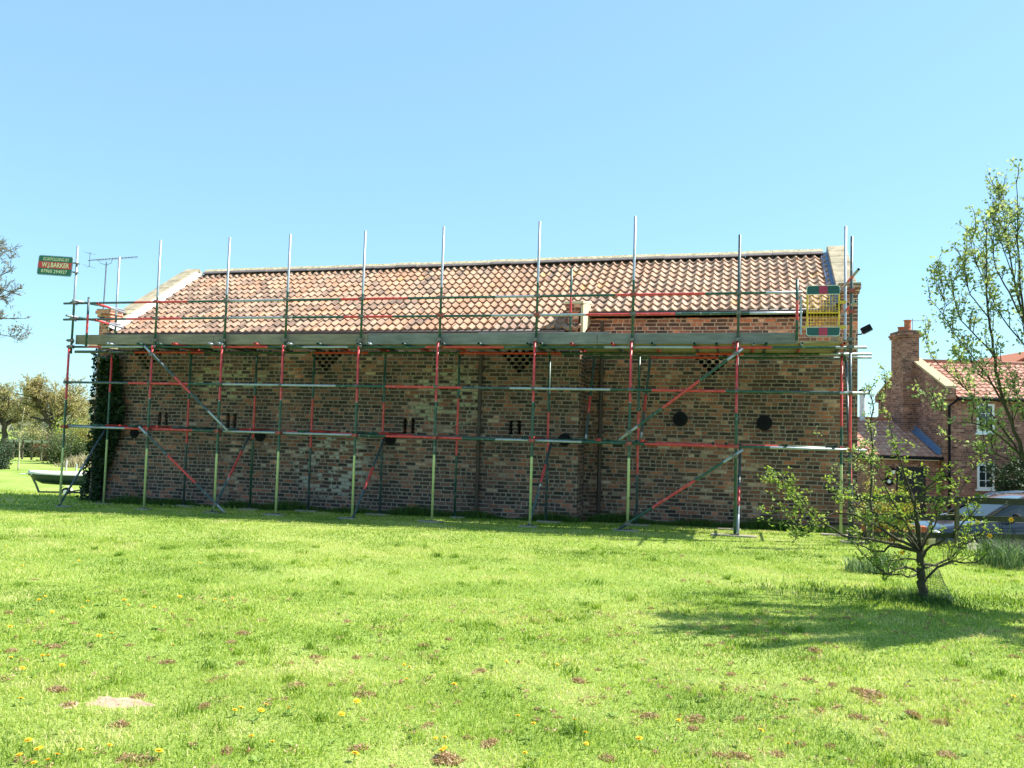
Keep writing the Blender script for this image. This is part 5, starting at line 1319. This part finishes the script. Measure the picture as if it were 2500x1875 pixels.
# ------------------------------------------------------------------ trees and shrubs far left
BUD_T = leafmat('bronze_bud', [(0, (.34, .28, .14)), (.5, (.47, .39, .20)), (1, (.56, .48, .25))], .48)
BUD_O = leafmat('olive_bud', [(0, (.24, .22, .11)), (.5, (.37, .33, .16)), (1, (.46, .42, .20))], .45)
BUD_P = leafmat('bare_bud', [(0, (.16, .12, .09)), (.7, (.24, .19, .13)), (1, (.30, .27, .09))], .3)
OLIVE = leafmat('olive_leaf', [(0, (.05, .075, .028)), (.5, (.10, .14, .05)), (1, (.17, .21, .085))], .25)
BRIGHT = leafmat('bright_leaf', [(0, (.16, .22, .02)), (.5, (.28, .34, .04)), (1, (.38, .40, .08))], .4)
STRAW = leafmat('straw', [(0, (.30, .25, .15)), (.5, (.44, .37, .24)), (1, (.55, .48, .33))], .3)
def bigtree(name, label, base, h, crown_r, trunk_h, rng, mat, leafL, n1=7, n2=9, n3=9, tr=.45, lp=9, bark=BARK, cat='tree', flat=.75, group=None):
    base = np.array(base, float); limbs, tw, lf = [], [], []
    top = base + np.array([0, 0, trunk_h]); limbs.append(([base - [0, 0, .3], base + [0, 0, trunk_h * .5], top], tr, tr * .7))
    for k in range(n1):
        a = 2 * math.pi * (k + rng.uniform(-.3, .3)) / n1; el = rng.uniform(.25, 1.25); ln = (h - trunk_h) * .72 if el > .9 else crown_r * .78
        d = np.array([math.cos(a) * math.cos(el), math.sin(a) * math.cos(el), math.sin(el)]); p = top - [0, 0, rng.uniform(0, trunk_h * .25)]; path = [p]
        for q in range(6): d = unit(d + rng.normal(size=3) * .16 + np.array([0, 0, .06])); path.append(path[-1] + d * ln / 6)
        limbs.append((path, tr * .42, tr * .07))
        for s in sprout(rng, path, n2, crown_r * .3, crown_r * .62, .3, .8, .25, 5, .16):
            tw.append((s, tr * .13, tr * .03))
            t3 = sprout(rng, s, n3, crown_r * .10, crown_r * .26, .4, .8, .15, 4, .18)
            tw += [(q, tr * .045, tr * .014) for q in t3]
            lf.append(along(rng, t3, lp, .2, leafL * .5))
    return tree(name, label, cat, tuple(base), limbs, tw, (np.concatenate(lf), leafL, leafL * .7, mat), rng, group, 7, bark)
rng = np.random.default_rng(17)
p = atD(122, 1090, 112); bigtree('oak_tree', 'broad oak tree with bronze spring buds standing beyond the far hedge', (p.x, p.y, -1.4), 9.6, 6.6, 3.0, rng, BUD_T, .21, 11, 12, 10, .55, 9)
p = atD(8, 1090, 120); bigtree('oak_tree', 'second bronze budded oak partly cut by the left edge of the photo', (p.x, p.y, -1.4), 8.2, 6.0, 2.6, rng, BUD_O, .21, 10, 11, 10, .45, 8)
ashb = atD(-190, 1100, 46); ashb.z = gz(ashb.x, ashb.y)
AL_ = [([(-188,1040),(-160,860),(-120,740),(-60,700),(0,708),(52,722)],.3,.16,.02),([(-160,860),(-90,760),(-30,690),(20,660),(34,648)],-.6,.10,.015),([(-120,740),(-70,640),(-20,610),(24,632)],.8,.10,.015),
 ([(-175,950),(-110,850),(-50,790),(0,780),(47,776)],-.5,.12,.015),([(-110,850),(-60,820),(0,822),(54,820)],.6,.09,.012),([(-60,700),(-20,720),(22,728)],.5,.05,.01),([(-160,860),(-150,700),(-100,590),(-60,560)],0,.14,.015),([(-100,590),(-40,580),(8,592)],.4,.06,.01),
 ([(-188,1040),(-240,850),(-250,700),(-230,560)],.5,.18,.02),([(-188,1040),(-290,880),(-330,760)],-.6,.16,.02),([(-240,850),(-180,720),(-170,560),(-150,480)],.2,.12,.015)]
limbs = [([ashb - Vector((0, 0, .3)), atD(-189, 1070, 46), atD(-188, 1038, 46)], .30, .24)]; tw, lf = [], []
for pts, dd, r0, r1 in AL_:
    n = len(pts); P = [atD(x, y, 46 + dd * 2 * k / (n - 1)) for k, (x, y) in enumerate(pts)]; limbs.append((P, r0 * .6, r1))
    for q in sprout(rng, P, 13, .5, 1.5, .25, .8, .35, 5, .16):
        tw.append((q, .022, .009)); t3 = sprout(rng, q, 9, .2, .6, .35, .8, .1, 4, .2); tw += [(z, .010, .005) for z in t3]; lf.append(along(rng, t3, 3, .3, .04))
tree('ash_tree', 'tall nearly bare tree whose branch tips reach in at the left edge', 'tree', ashb, limbs, tw, (np.concatenate(lf), .10, .06, BUD_P), rng, wob=1.5)
p = atD(262, 1090, 130); bigtree('distant_tree', 'faint bare tree just behind the ivy covered corner far away', (p.x, p.y, -1.4), 9.0, 5.5, 3.0, rng, BUD_P, .22, 8, 8, 8, .3, 6)
def bush(name, label, px, D, h, rad, mat, rng, n=1500, leafL=.16, dome=.8, cat='bush', bark=BARK, zoff=0.0):
    b = atD(px, 1100, D); b = np.array([b.x, b.y, gz(b.x, b.y) + zoff])
    st = stems(rng, b, 9, h * .85, .55 * rad / h, rad * .25, .14); lobes = [s[-1] for s in st] + [s[3] for s in st] + [s[2] for s in st]
    C = np.array(lobes)[rng.integers(0, len(lobes), n)]; P = C + rng.normal(size=(n, 3)) * np.array([rad * .24, rad * .24, h * .13]); P[:, 2] = np.maximum(P[:, 2], b[2] + .05)
    return tree(name, label, cat, tuple(b), [(s, .05 * h * .5, .01) for s in st], [(s, .012, .005) for q in st for s in sprout(rng, q, 6, h * .2, h * .4, .4, .8, .2, 4, .15)], (P, leafL, leafL * .6, mat), rng, None, 5, bark)
bush('pine_bush', 'blue green bushy young pine at the far left edge of the lawn', 6, 58, 2.1, .75, leafmat('pine_needle', [(0, (.03, .055, .03)), (1, (.09, .13, .075))], .15), rng, 1700, .15)
bush('bush', 'dark green bush behind the pale rail at far left', 32, 78, 2.0, 1.5, LEAF_D, rng, 1500, .2)
bush('bush', 'mid green bush in the middle of the far hedge', 82, 80, 2.3, 1.9, OLIVE, rng, 2000, .2)
bush('bush', 'reddish brown bush left of the leftmost scaffold pole', 113, 72, 1.7, .9, leafmat('red_brown_leaf', [(0, (.10, .04, .025)), (1, (.22, .11, .06))], .25), rng, 1100, .15)
bush('bush', 'large grey green bush behind the leftmost scaffold pole', 146, 68, 2.5, 1.5, OLIVE, rng, 2600, .16)
bush('bush', 'dark green bush in front of the straw coloured grass', 182, 67, 1.9, 1.1, leafmat('deep_leaf', [(0, (.02, .04, .012)), (1, (.07, .11, .035))], .2), rng, 1900, .15)
bush('willow_bush', 'bright yellow green rounded tree over the hedge by the ivy', 176, 100, 4.4, 2.0, BRIGHT, rng, 2600, .24)
bush('bush', 'tan hazel bush just left of the ivy covered corner', 222, 92, 4.0, 2.4, leafmat('tan_leaf', [(0, (.20, .17, .06)), (.5, (.30, .26, .08)), (1, (.34, .32, .10))], .3), rng, 3000, .22)
bush('bush', 'olive bush between the bronze oaks and the pale rail', 60, 90, 3.0, 2.2, BUD_O, rng, 2400, .22)
bush('bush', 'brown twiggy bush below the broad bronze oak', 128, 92, 3.1, 2.2, BUD_P, rng, 2400, .2)
# pale sapling and straw heap
p = atD(47, 1106, 57); b_ = Vector((p.x, p.y, gz(p.x, p.y)))
P = [b_ - Vector((0, 0, .1)), atD(48, 1080, 57), atD(51, 1050, 57), atD(55, 1020, 57), atD(60, 995, 57)]
br = [([P[1], atD(62, 1060, 57), atD(76, 1040, 57)], .03, .01), ([P[1], atD(38, 1062, 57), atD(30, 1040, 57)], .03, .01), ([P[2], atD(66, 1030, 57), atD(71, 1010, 57)], .025, .008)]
sh = sprout(rng, P, 16, .3, .9, .8, .8, .3) + [s for q in br for s in sprout(rng, q[0], 8, .2, .6, .6, .8, .2)]
tree('sapling', 'bare pale barked sapling standing on the far lawn edge at left', 'tree', b_, [(P, .055, .015)] + br, [(s, .012, .005) for s in sh], (along(rng, sh, 5, .3, .04), .08, .05, BUD_O), rng, bark=plain('pale_bark', (.42, .38, .27), .9, 0, .3))
c = atD(215, 1108, 64); n = 1500; P = np.stack([rng.normal(0, 1.1, n), rng.normal(0, .6, n), np.zeros(n)], -1); Vb_, Tb_, k = blades_np(rng, P, rng.uniform(.3, 1.1, n) * np.exp(-(P[:, 0] / 1.6) ** 2) + .15, np.full(n, .05), .7)
dg = np_mesh('pampas_clump', Vb_, Tb_, STRAW, None, {'tint': np.repeat(rng.random(n), k)}); dg.location = (c.x, c.y, gz(c.x, c.y)); tag(dg, 'heap of straw coloured dry grass beside the ivy at the far lawn edge', 'dry grass')
# far pale rail, stakes and rough grass
p0, p1 = atD(14, 1076, 74), atD(128, 1079, 70)
rail = empty('field_fence', (p0.x, p0.y, -1.4), 'pale timber rail on posts along the far hedge at left', 'fence')
RAILW = plain('pale_rail', (.50, .45, .34), .9, 0, .2); ro = Vector((-p0.x, -p0.y, 1.4))
w = MB(); d = (p1 - p0) / 2; d2 = Vector((-d.y, d.x, 0)).normalized() * .04; w.obox((p0 + p1) / 2, d, d2, (0, 0, .09)); o = w.build('rail', RAILW, rail); o.location = ro
w = MB(); w.obox((p0 + p1) / 2 - Vector((0, 0, .62)), d, d2, (0, 0, .08)); o = w.build('rail', FEN, rail); o.location = ro
for k in range(6): q = p0.lerp(p1, k / 5); w = MB(); w.box((q.x - .07, q.y - .12, -1.5), (q.x + .07, q.y - .02, q.z + .1)); o = w.build('post', FEN, rail); o.location = ro
for (px, hh, lab) in ((163, .75, 'white tree guard tube standing at the far lawn edge behind the leftmost pole'), (188, .55, 'shorter white tree guard tube beside the dark bush at the far lawn edge')):
    c = atD(px, 1110, 56); w = MB(); w.tube([(0, 0, 0), (.03, 0, hh)], .055, 10); w.tube([(.02, 0, hh), (.03, 0, hh + .1)], .02, 6); o = w.build('tree_guard', AL if False else plain('grey_white_tube', (.52, .52, .50), .7), smooth=False); o.location = (c.x, c.y, gz(c.x, c.y)); tag(o, lab, 'guard')
# far-off wood along the horizon
rng = np.random.default_rng(3); n = 26000
a = rng.uniform(-1.1, 1.2, n); R_ = rng.uniform(210, 330, n); hh = (5.0 + 2.2 * np.sin(a * 31) + 1.5 * np.sin(a * 77 + 1)) * rng.random(n) ** .6
P = np.stack([np.sin(a) * R_, np.cos(a) * R_, hh - 1.3], -1)
fw = leaf_mesh('far_woodland', P, 2.2, 1.8, leafmat('far_leaf', [(0, (.10, .13, .09)), (.5, (.16, .18, .12)), (1, (.22, .22, .15))], .3), None, rng); tag(fw, kind='stuff')

# ------------------------------------------------------------------ grass
rng = np.random.default_rng(2)
BLADE = leafmat('grass_blade', [(0, (.085, .165, .016)), (.25, (.175, .29, .028)), (.48, (.315, .425, .056)), (.72, (.48, .545, .115)), (1, (.64, .58, .29))], .42, 'tint', 1.5, .5)
def field(yc0, yc1, dens, h, wd, n3, xm=3.0):
    n = int((1.24 * (yc0 + yc1) / 2 + 2 * xm) * (yc1 - yc0) * dens * 1.15); yc = rng.uniform(yc0, yc1, n); half = (.62 * yc + xm); mx = .62 * yc1 + xm
    xc = rng.uniform(-mx, mx, n); keep = np.abs(xc) < half; yc, xc = yc[keep], xc[keep]
    X = xc * CT - yc * ST; Y = xc * ST + yc * CT
    keep = ~((Y > YL) & (X > XL) & (X < XR)) & ~((X > 5.0) & (Y > 17.4))
    for (bx, by, brx, bry) in BARE: keep &= (((X - bx) / brx) ** 2 + ((Y - by) / bry) ** 2 > rng.uniform(.0, 1.2, len(X)) ** .6)
    X, Y = X[keep], Y[keep]; n = len(X)
    pat = .5 + .5 * np.sin(X * 2.1 + 1.3 * np.sin(Y * 1.3)) * np.sin(Y * 2.7 + np.sin(X * 1.7)); pat2 = .5 + .5 * np.sin(X * 6.3 + Y * 2) * np.sin(Y * 7.1 - X * 3)
    Hh = h * (.55 + .45 * pat + .35 * pat2) * rng.uniform(.4, 1.35, n)
    P = np.stack([X, Y, g(X, Y) - .004], -1); V, T, k = blades_np(rng, P, Hh, wd * rng.uniform(.7, 1.3, n), 1.25, .65, n3)
    pat3 = np.sin(X * 1.1 - Y * .6 + 2 * np.sin(Y * .45)) * np.sin(Y * 1.5 + 1.2 * np.sin(X * .8))
    tint = np.clip(.46 + .16 * (pat2 - .5) + .22 * pat3 + rng.normal(0, .19, n) + .55 * (rng.random(n) > .93), 0, 1)
    dry = np.sin(X * 1.9 + 2.2 * np.sin(Y * 1.1 + .4)) * np.sin(Y * 2.3 + 1.7 * np.sin(X * 1.3)) + .5 * np.sin(X * 5.3 - Y * 3.1) * np.sin(Y * 6.1 + X)
    tint = np.where(rng.random(n) < np.clip((dry - .42) * 1.1 + .12 * (X > .5) * (Y < 8), 0, .75), np.clip(rng.normal(.9, .1, n), 0, 1), np.clip(tint + .07 * np.sin((X * .55 + Y * .9) * 4.5), 0, 1))
    return V, T, np.repeat(tint, k)
BARE = []
bp0 = ground_px(285, 1715); BARE.append((bp0.x, bp0.y, .20, .13)); bq = ground_px(170, 1722); BARE.append((bq.x, bq.y, .07, .06))
parts = [field(3.0, 6.0, 6000, .036, .0044, True), field(6.0, 9.0, 3500, .034, .0062, True), field(9.0, 13.0, 2000, .032, .0095, False), field(13.0, 19.0, 900, .034, .014, False, 2.5), field(19, 40, 130, .06, .04, False, 3)]
off = 0; Vs, Ts, As = [], [], []
for V, T, A in parts: Vs.append(V); Ts.append(T + off); As.append(A); off += len(V)
# longer darker tufts scattered through the sward
nt = 300; yc = rng.uniform(3.2, 13, nt); xc = rng.uniform(-1, 1, nt) * (.62 * yc + 1)
for k_ in range(1):
    m = 46; cxy = np.repeat(np.stack([xc * CT - yc * ST, xc * ST + yc * CT], -1), m, 0) + rng.normal(size=(nt * m, 2)) * np.repeat(rng.uniform(.02, .09, nt), m)[:, None]
    P = np.stack([cxy[:, 0], cxy[:, 1], g(cxy[:, 0], cxy[:, 1]) - .003], -1)
    V, T, kk = blades_np(rng, P, np.repeat(rng.uniform(.035, .075, nt), m) * rng.uniform(.6, 1.2, nt * m), np.repeat(.0035 + .0006 * yc, m), .8, .6); Vs.append(V); Ts.append(T + off); off += len(V); As.append(np.repeat(np.clip(np.repeat(rng.uniform(.15, .5, nt), m) + rng.normal(0, .08, nt * m), 0, 1), kk))
gr = np_mesh('grass', np.concatenate(Vs), np.concatenate(Ts), BLADE, None, {'tint': np.concatenate(As)}); tag(gr, kind='stuff')
# uncut grass along the wall foot and round the tree
Vs, Ts, As, off = [], [], [], 0
def rough(cx, cy, sx, sy, n, h0, h1):
    global off
    X = cx + rng.normal(0, sx, n) if sx < 2 else rng.uniform(cx - sx, cx + sx, n); Y = cy + rng.normal(0, sy, n)
    k_ = ~((Y > YL) & (X > XL) & (X < XS)) & ~((Y > YR) & (X >= XS) & (X < XR)); X, Y = X[k_], Y[k_]; m = len(X)
    hs = rng.uniform(h0, h1, m) * (.55 + .45 * np.sin(X * 3.1) * np.sin(X * 1.3 + 1)) + .03
    V, T, k = blades_np(rng, np.stack([X, Y, g(X, Y)], -1), hs, np.full(m, .009), .8, .6); Vs.append(V); Ts.append(T + off); off += len(V); As.append(np.repeat(rng.normal(.22, .15, m), k))
rough(-9.0, YL - .12, 5.9, .10, 9000, .10, .34); rough(-.5, YR - .14, 2.6, .13, 5000, .10, .34)
rough(ab_.x - .1, ab_.y, .26, .22, 1500, .05, .14); rough(ab_.x - .7, ab_.y + .1, .5, .26, 700, .03, .08); rough(ab_.x + .9, ab_.y + .2, .5, .3, 700, .03, .08)
rg = np_mesh('rough_grass', np.concatenate(Vs), np.concatenate(Ts), leafmat('rough_grass_blade', [(0, (.045, .10, .018)), (.5, (.105, .20, .032)), (1, (.20, .30, .06))], .35), None, {'tint': np.concatenate(As)}); tag(rg, kind='stuff')

# flat broad leaved weeds between the blades
nw = 520; yc = rng.uniform(3.2, 9, nw); xc = rng.uniform(-1, 1, nw) * (.62 * yc + .5); m = 7
cen = np.stack([xc * CT - yc * ST, xc * ST + yc * CT], -1); a_ = rng.uniform(0, 6.28, (nw, m)); r_ = rng.uniform(.02, .055, (nw, m)) * rng.uniform(.5, 1.2, (nw, 1))
D_ = np.stack([np.cos(a_), np.sin(a_), rng.uniform(.1, .5, (nw, m))], -1); S_w = np.stack([-np.sin(a_), np.cos(a_), np.zeros((nw, m))], -1)
B_ = np.stack([cen[:, 0], cen[:, 1], g(cen[:, 0], cen[:, 1]) + .006], -1)[:, None, :]; R3 = r_[..., None]
Vw = np.stack([B_ + 0 * D_, B_ + D_ * R3 * .6 + S_w * R3 * .22, B_ + D_ * R3 * [1, 1, .75], B_ + D_ * R3 * .6 - S_w * R3 * .22], 2).reshape(-1, 3)
lw = np_mesh('lawn_weeds', Vw, np.arange(len(Vw)).reshape(-1, 4), leafmat('weed_leaf', [(0, (.10, .19, .03)), (.6, (.18, .29, .05)), (1, (.30, .40, .10))], .3), None, {'tint': np.repeat(np.clip(rng.normal(.6, .25, nw * m), 0, 1), 4)}); tag(lw, kind='stuff')

# bare soil, dead moss clumps, dandelions
SOIL = plain('dry_soil', (.40, .285, .195), .95, 0, .3, 14, .9)
def soil_patch(c, rx, ry, label, seed):
    rn = random.Random(seed); w = MB(); rings = []
    for q, f in enumerate((1, .75, .45, .15)):
        rings.append([w.vert((c.x + rx * f * (1 + .22 * math.sin(3*a_ + seed) + .1 * math.sin(7*a_)) * math.cos(a_), c.y + ry * f * (1 + .2 * math.sin(2*a_ + seed)) * math.sin(a_), gz(c.x, c.y) + (-.004 if q == 0 else -.001 + .0045 * q + rn.uniform(-.005, .006)))) for a_ in np.linspace(0, 2*math.pi, 28, endpoint=False)])
    for a in range(3):
        for j in range(28): w.face((rings[a][j], rings[a][(j+1) % 28], rings[a+1][(j+1) % 28], rings[a+1][j]))
    w.face(rings[3]); o = w.build('soil_patch', SOIL, smooth=True); tag(o, label, 'bare soil')
soil_patch(bp0, .21, .13, 'pale patch of bare dry soil in the near left of the lawn', 1); soil_patch(bq, .07, .06, 'small crumb of pale soil left of the larger bare patch', 4)
CLUMP_M = leafmat('dead_moss', [(0, (.24, .135, .065)), (.5, (.42, .26, .145)), (1, (.56, .40, .25))], .3)
def clump(rng):
    n = 230; a = rng.uniform(0, 2*np.pi, n); q = np.sqrt(rng.random(n)); P = np.stack([np.cos(a) * q * .055, np.sin(a) * q * .038, rng.random(n) * .032 * (1 - q) + .012], -1)
    d = unit(rng.normal(size=(n, 3)) + [0, 0, .3]); s = unit(np.cross(d, rng.normal(size=(n, 3)))) * .0035; L = rng.uniform(.012, .034, (n, 1))
    V = np.stack([P - s, P + s, P + d * L], 1).reshape(-1, 3); return V, np.repeat(rng.random(n), 3)
protos = []
Z1c = [(38,350,1.3),(228,495,1.6),(248,685,1.9),(1050,438,1.7),(1040,570,1.2),(560,488,.9),(50,515,1.3),(275,535,1.1),(880,757,1.3),(1540,543,1.3),(1280,665,1.7),(1430,660,.9),(2165,465,1.1),(1940,465,1.1),(1000,475,1.3),(520,835,1.5),(550,980,1.7),(640,990,1.3),(2115,915,1.5),(1930,990,2.2),(300,750,1.4),(600,712,1.3),(1360,540,1.4),(1830,490,1.5),(720,565,1.4),(1580,705,1.6),(2075,600,1.3),(1850,835,1.1),(1780,865,1.0),(980,950,1.4),(1550,935,1.2),(2020,890,1.1),(150,205,1.0),(320,395,1.2),(820,380,1.1),(1130,380,1.2),(1500,385,1.1),(600,118,.9)]
Z2c = [(565,97,1.1),(660,97,1.0),(735,103,1.2),(855,490,1.0),(912,480,1.0),(1310,515,1.9),(808,595,.8),(945,615,1.2),(595,800,1.5),(800,810,1.5),(780,850,1.2),(985,812,1.6),(1220,725,1.1),(1495,803,1.5),(1735,795,1.6),(1850,825,1.4),(1240,920,1.3),(1375,925,1.3),(985,970,1.4),(905,970,1.4),(1150,960,1.3),(1280,640,1.4),(1385,660,1.2),(1500,690,1.9),(1555,705,1.9),(290,645,1.3),(370,595,1.0),(530,775,.8),(415,980,1.5),(1175,800,.9),(1450,373,1.4),(925,412,1.4),(850,215,1.2),(740,208,1.2),(2170,540,1.4),(560,552,.9),(460,445,1.0),(600,330,1.2),(1920,640,1.0),(2100,430,1.1),(1610,875,.9),(1790,415,1.0),(115,762,.8),(200,800,.8),(1880,965,1.3)]
cl = [(x / 1.7696, 1300 + y / 1.7696, s) for x, y, s in Z1c] + [(1250 + x / 1.7696, 1300 + y / 1.7696, s) for x, y, s in Z2c]
rr = random.Random(9); rng = np.random.default_rng(12)
for k in range(4):
    V, A = clump(rng); o = np_mesh('moss_clump', V, np.arange(len(V)).reshape(-1, 3), CLUMP_M, None, {'tint': A}); protos.append(o)
for k, (px, py, s) in enumerate(cl):
    o = protos[k] if k < 4 else protos[k % 4].copy()
    if k >= 4: COL.objects.link(o)
    c = ground_px(px, py); o.location = c; o.rotation_euler = (0, 0, rr.uniform(0, 6.28) if s < 1.7 else rr.uniform(-.3, .3)); o.scale = (s * rr.uniform(.5, .95), s * rr.uniform(.5, .95), s * rr.uniform(.4, .6)); o.location.z -= .006
    tag(o, 'crumbly brown clump of raked out dead moss lying on the lawn', 'moss clump', 'brown moss clumps on the lawn')
rng = np.random.default_rng(44); nc = 900; yc = rng.uniform(3.3, 8.5, nc); xc = rng.uniform(-1, 1, nc) * (.62 * yc + .3)
keep = rng.random(nc) < np.clip(.35 + .5 * np.sin(xc * 1.3 + yc) * np.sin(yc * 1.7 - xc) + .25 * (xc > 0), 0, 1); yc, xc = yc[keep], xc[keep]; nc = len(yc); m = 16
cc = np.stack([xc * CT - yc * ST, xc * ST + yc * CT], -1); cc = np.concatenate([cc, g(cc[:, 0], cc[:, 1])[:, None] + .018], 1)
sc_ = rng.uniform(.008, .03, nc); Pc = np.repeat(cc, m, 0) + rng.normal(size=(nc * m, 3)) * np.repeat(sc_, m)[:, None] * [1, .8, .3]
mc_ = leaf_mesh('moss_crumbs', Pc, .022, .010, CLUMP_M, None, rng); tag(mc_, kind='stuff')
DANY = plain('dandelion_yellow', (.80, .50, .012), .6, 0, .15)
STEMG = plain('dandelion_stem', (.16, .24, .06), .6)
def dandelion():
    w = MB()
    w.tube([(0, 0, 0), (.004, 0, .03), (.002, 0, .052)], .0022, 5, 1)
    for ring, (r, n, up, z) in enumerate(((.021, 22, .10, .052), (.016, 18, .35, .054), (.010, 12, .8, .055))):
        for k in range(n):
            a = 2*math.pi*(k + .5 * ring)/n; d = Vector((math.cos(a), math.sin(a), up)).normalized(); s = Vector((-math.sin(a), math.cos(a), 0)) * .0030; p = Vector((.002, 0, z))
            w.poly([p - s * .4, p + d * r - s, p + d * r + s, p + s * .4], 0)
    w.sphere((.002, 0, .051), .006, 6, 4, 1)
    return w.build('dandelion', [DANY, STEMG])
D1 = [(135,327),(171,291),(197,270),(375,288),(355,319),(535,298),(551,313),(770,278),(960,302),(995,287),(740,352),(865,120),(342,115),(101,136),(33,413),(427,453),(486,440),(488,459),(153,467),(747,491),(38,540),(192,536),(208,539),(267,584),(87,590),(88,730),(1005,778),(1038,770),(1117,778),(1147,753),(1242,775),(1472,797),(1535,737),(1775,577),(1745,573),(1758,640),(1955,664),(2186,566),(124,918),(176,935),(158,948),(94,982),(212,990),(232,988),(348,957),(463,932),(676,965),(150,1012),(1092,888),(1184,908),(1527,972),(1885,892),(1915,897),(1925,935),(1908,960),(228,340),(22,45),(662,326),(930,283)]
D2 = [(198,566),(103,832),(307,877),(318,915),(554,905),(60,965),(25,803),(725,815),(1062,867),(1190,930),(275,815),(1338,328),(1708,310),(1821,343),(2057,406),(2165,712)]
dd = [(x / 1.7696, 1300 + y / 1.7696) for x, y in D1] + [(1250 + x / 1.7696, 1300 + y / 1.7696) for x, y in D2]
dp = None
for (px, py) in dd:
    if dp is None: o = dp = dandelion()
    else: o = dp.copy(); COL.objects.link(o)
    o.location = ground_px(px, py + 12) + Vector((0, 0, rr.uniform(-.006, .006))); s = rr.uniform(.62, 1.02); o.scale = (s, s, s); o.rotation_euler = (rr.uniform(-.35, .25), rr.uniform(-.3, .3), rr.uniform(0, 6.28))
    tag(o, 'bright yellow dandelion flower growing in the short grass', 'dandelion', 'dandelions in the lawn')
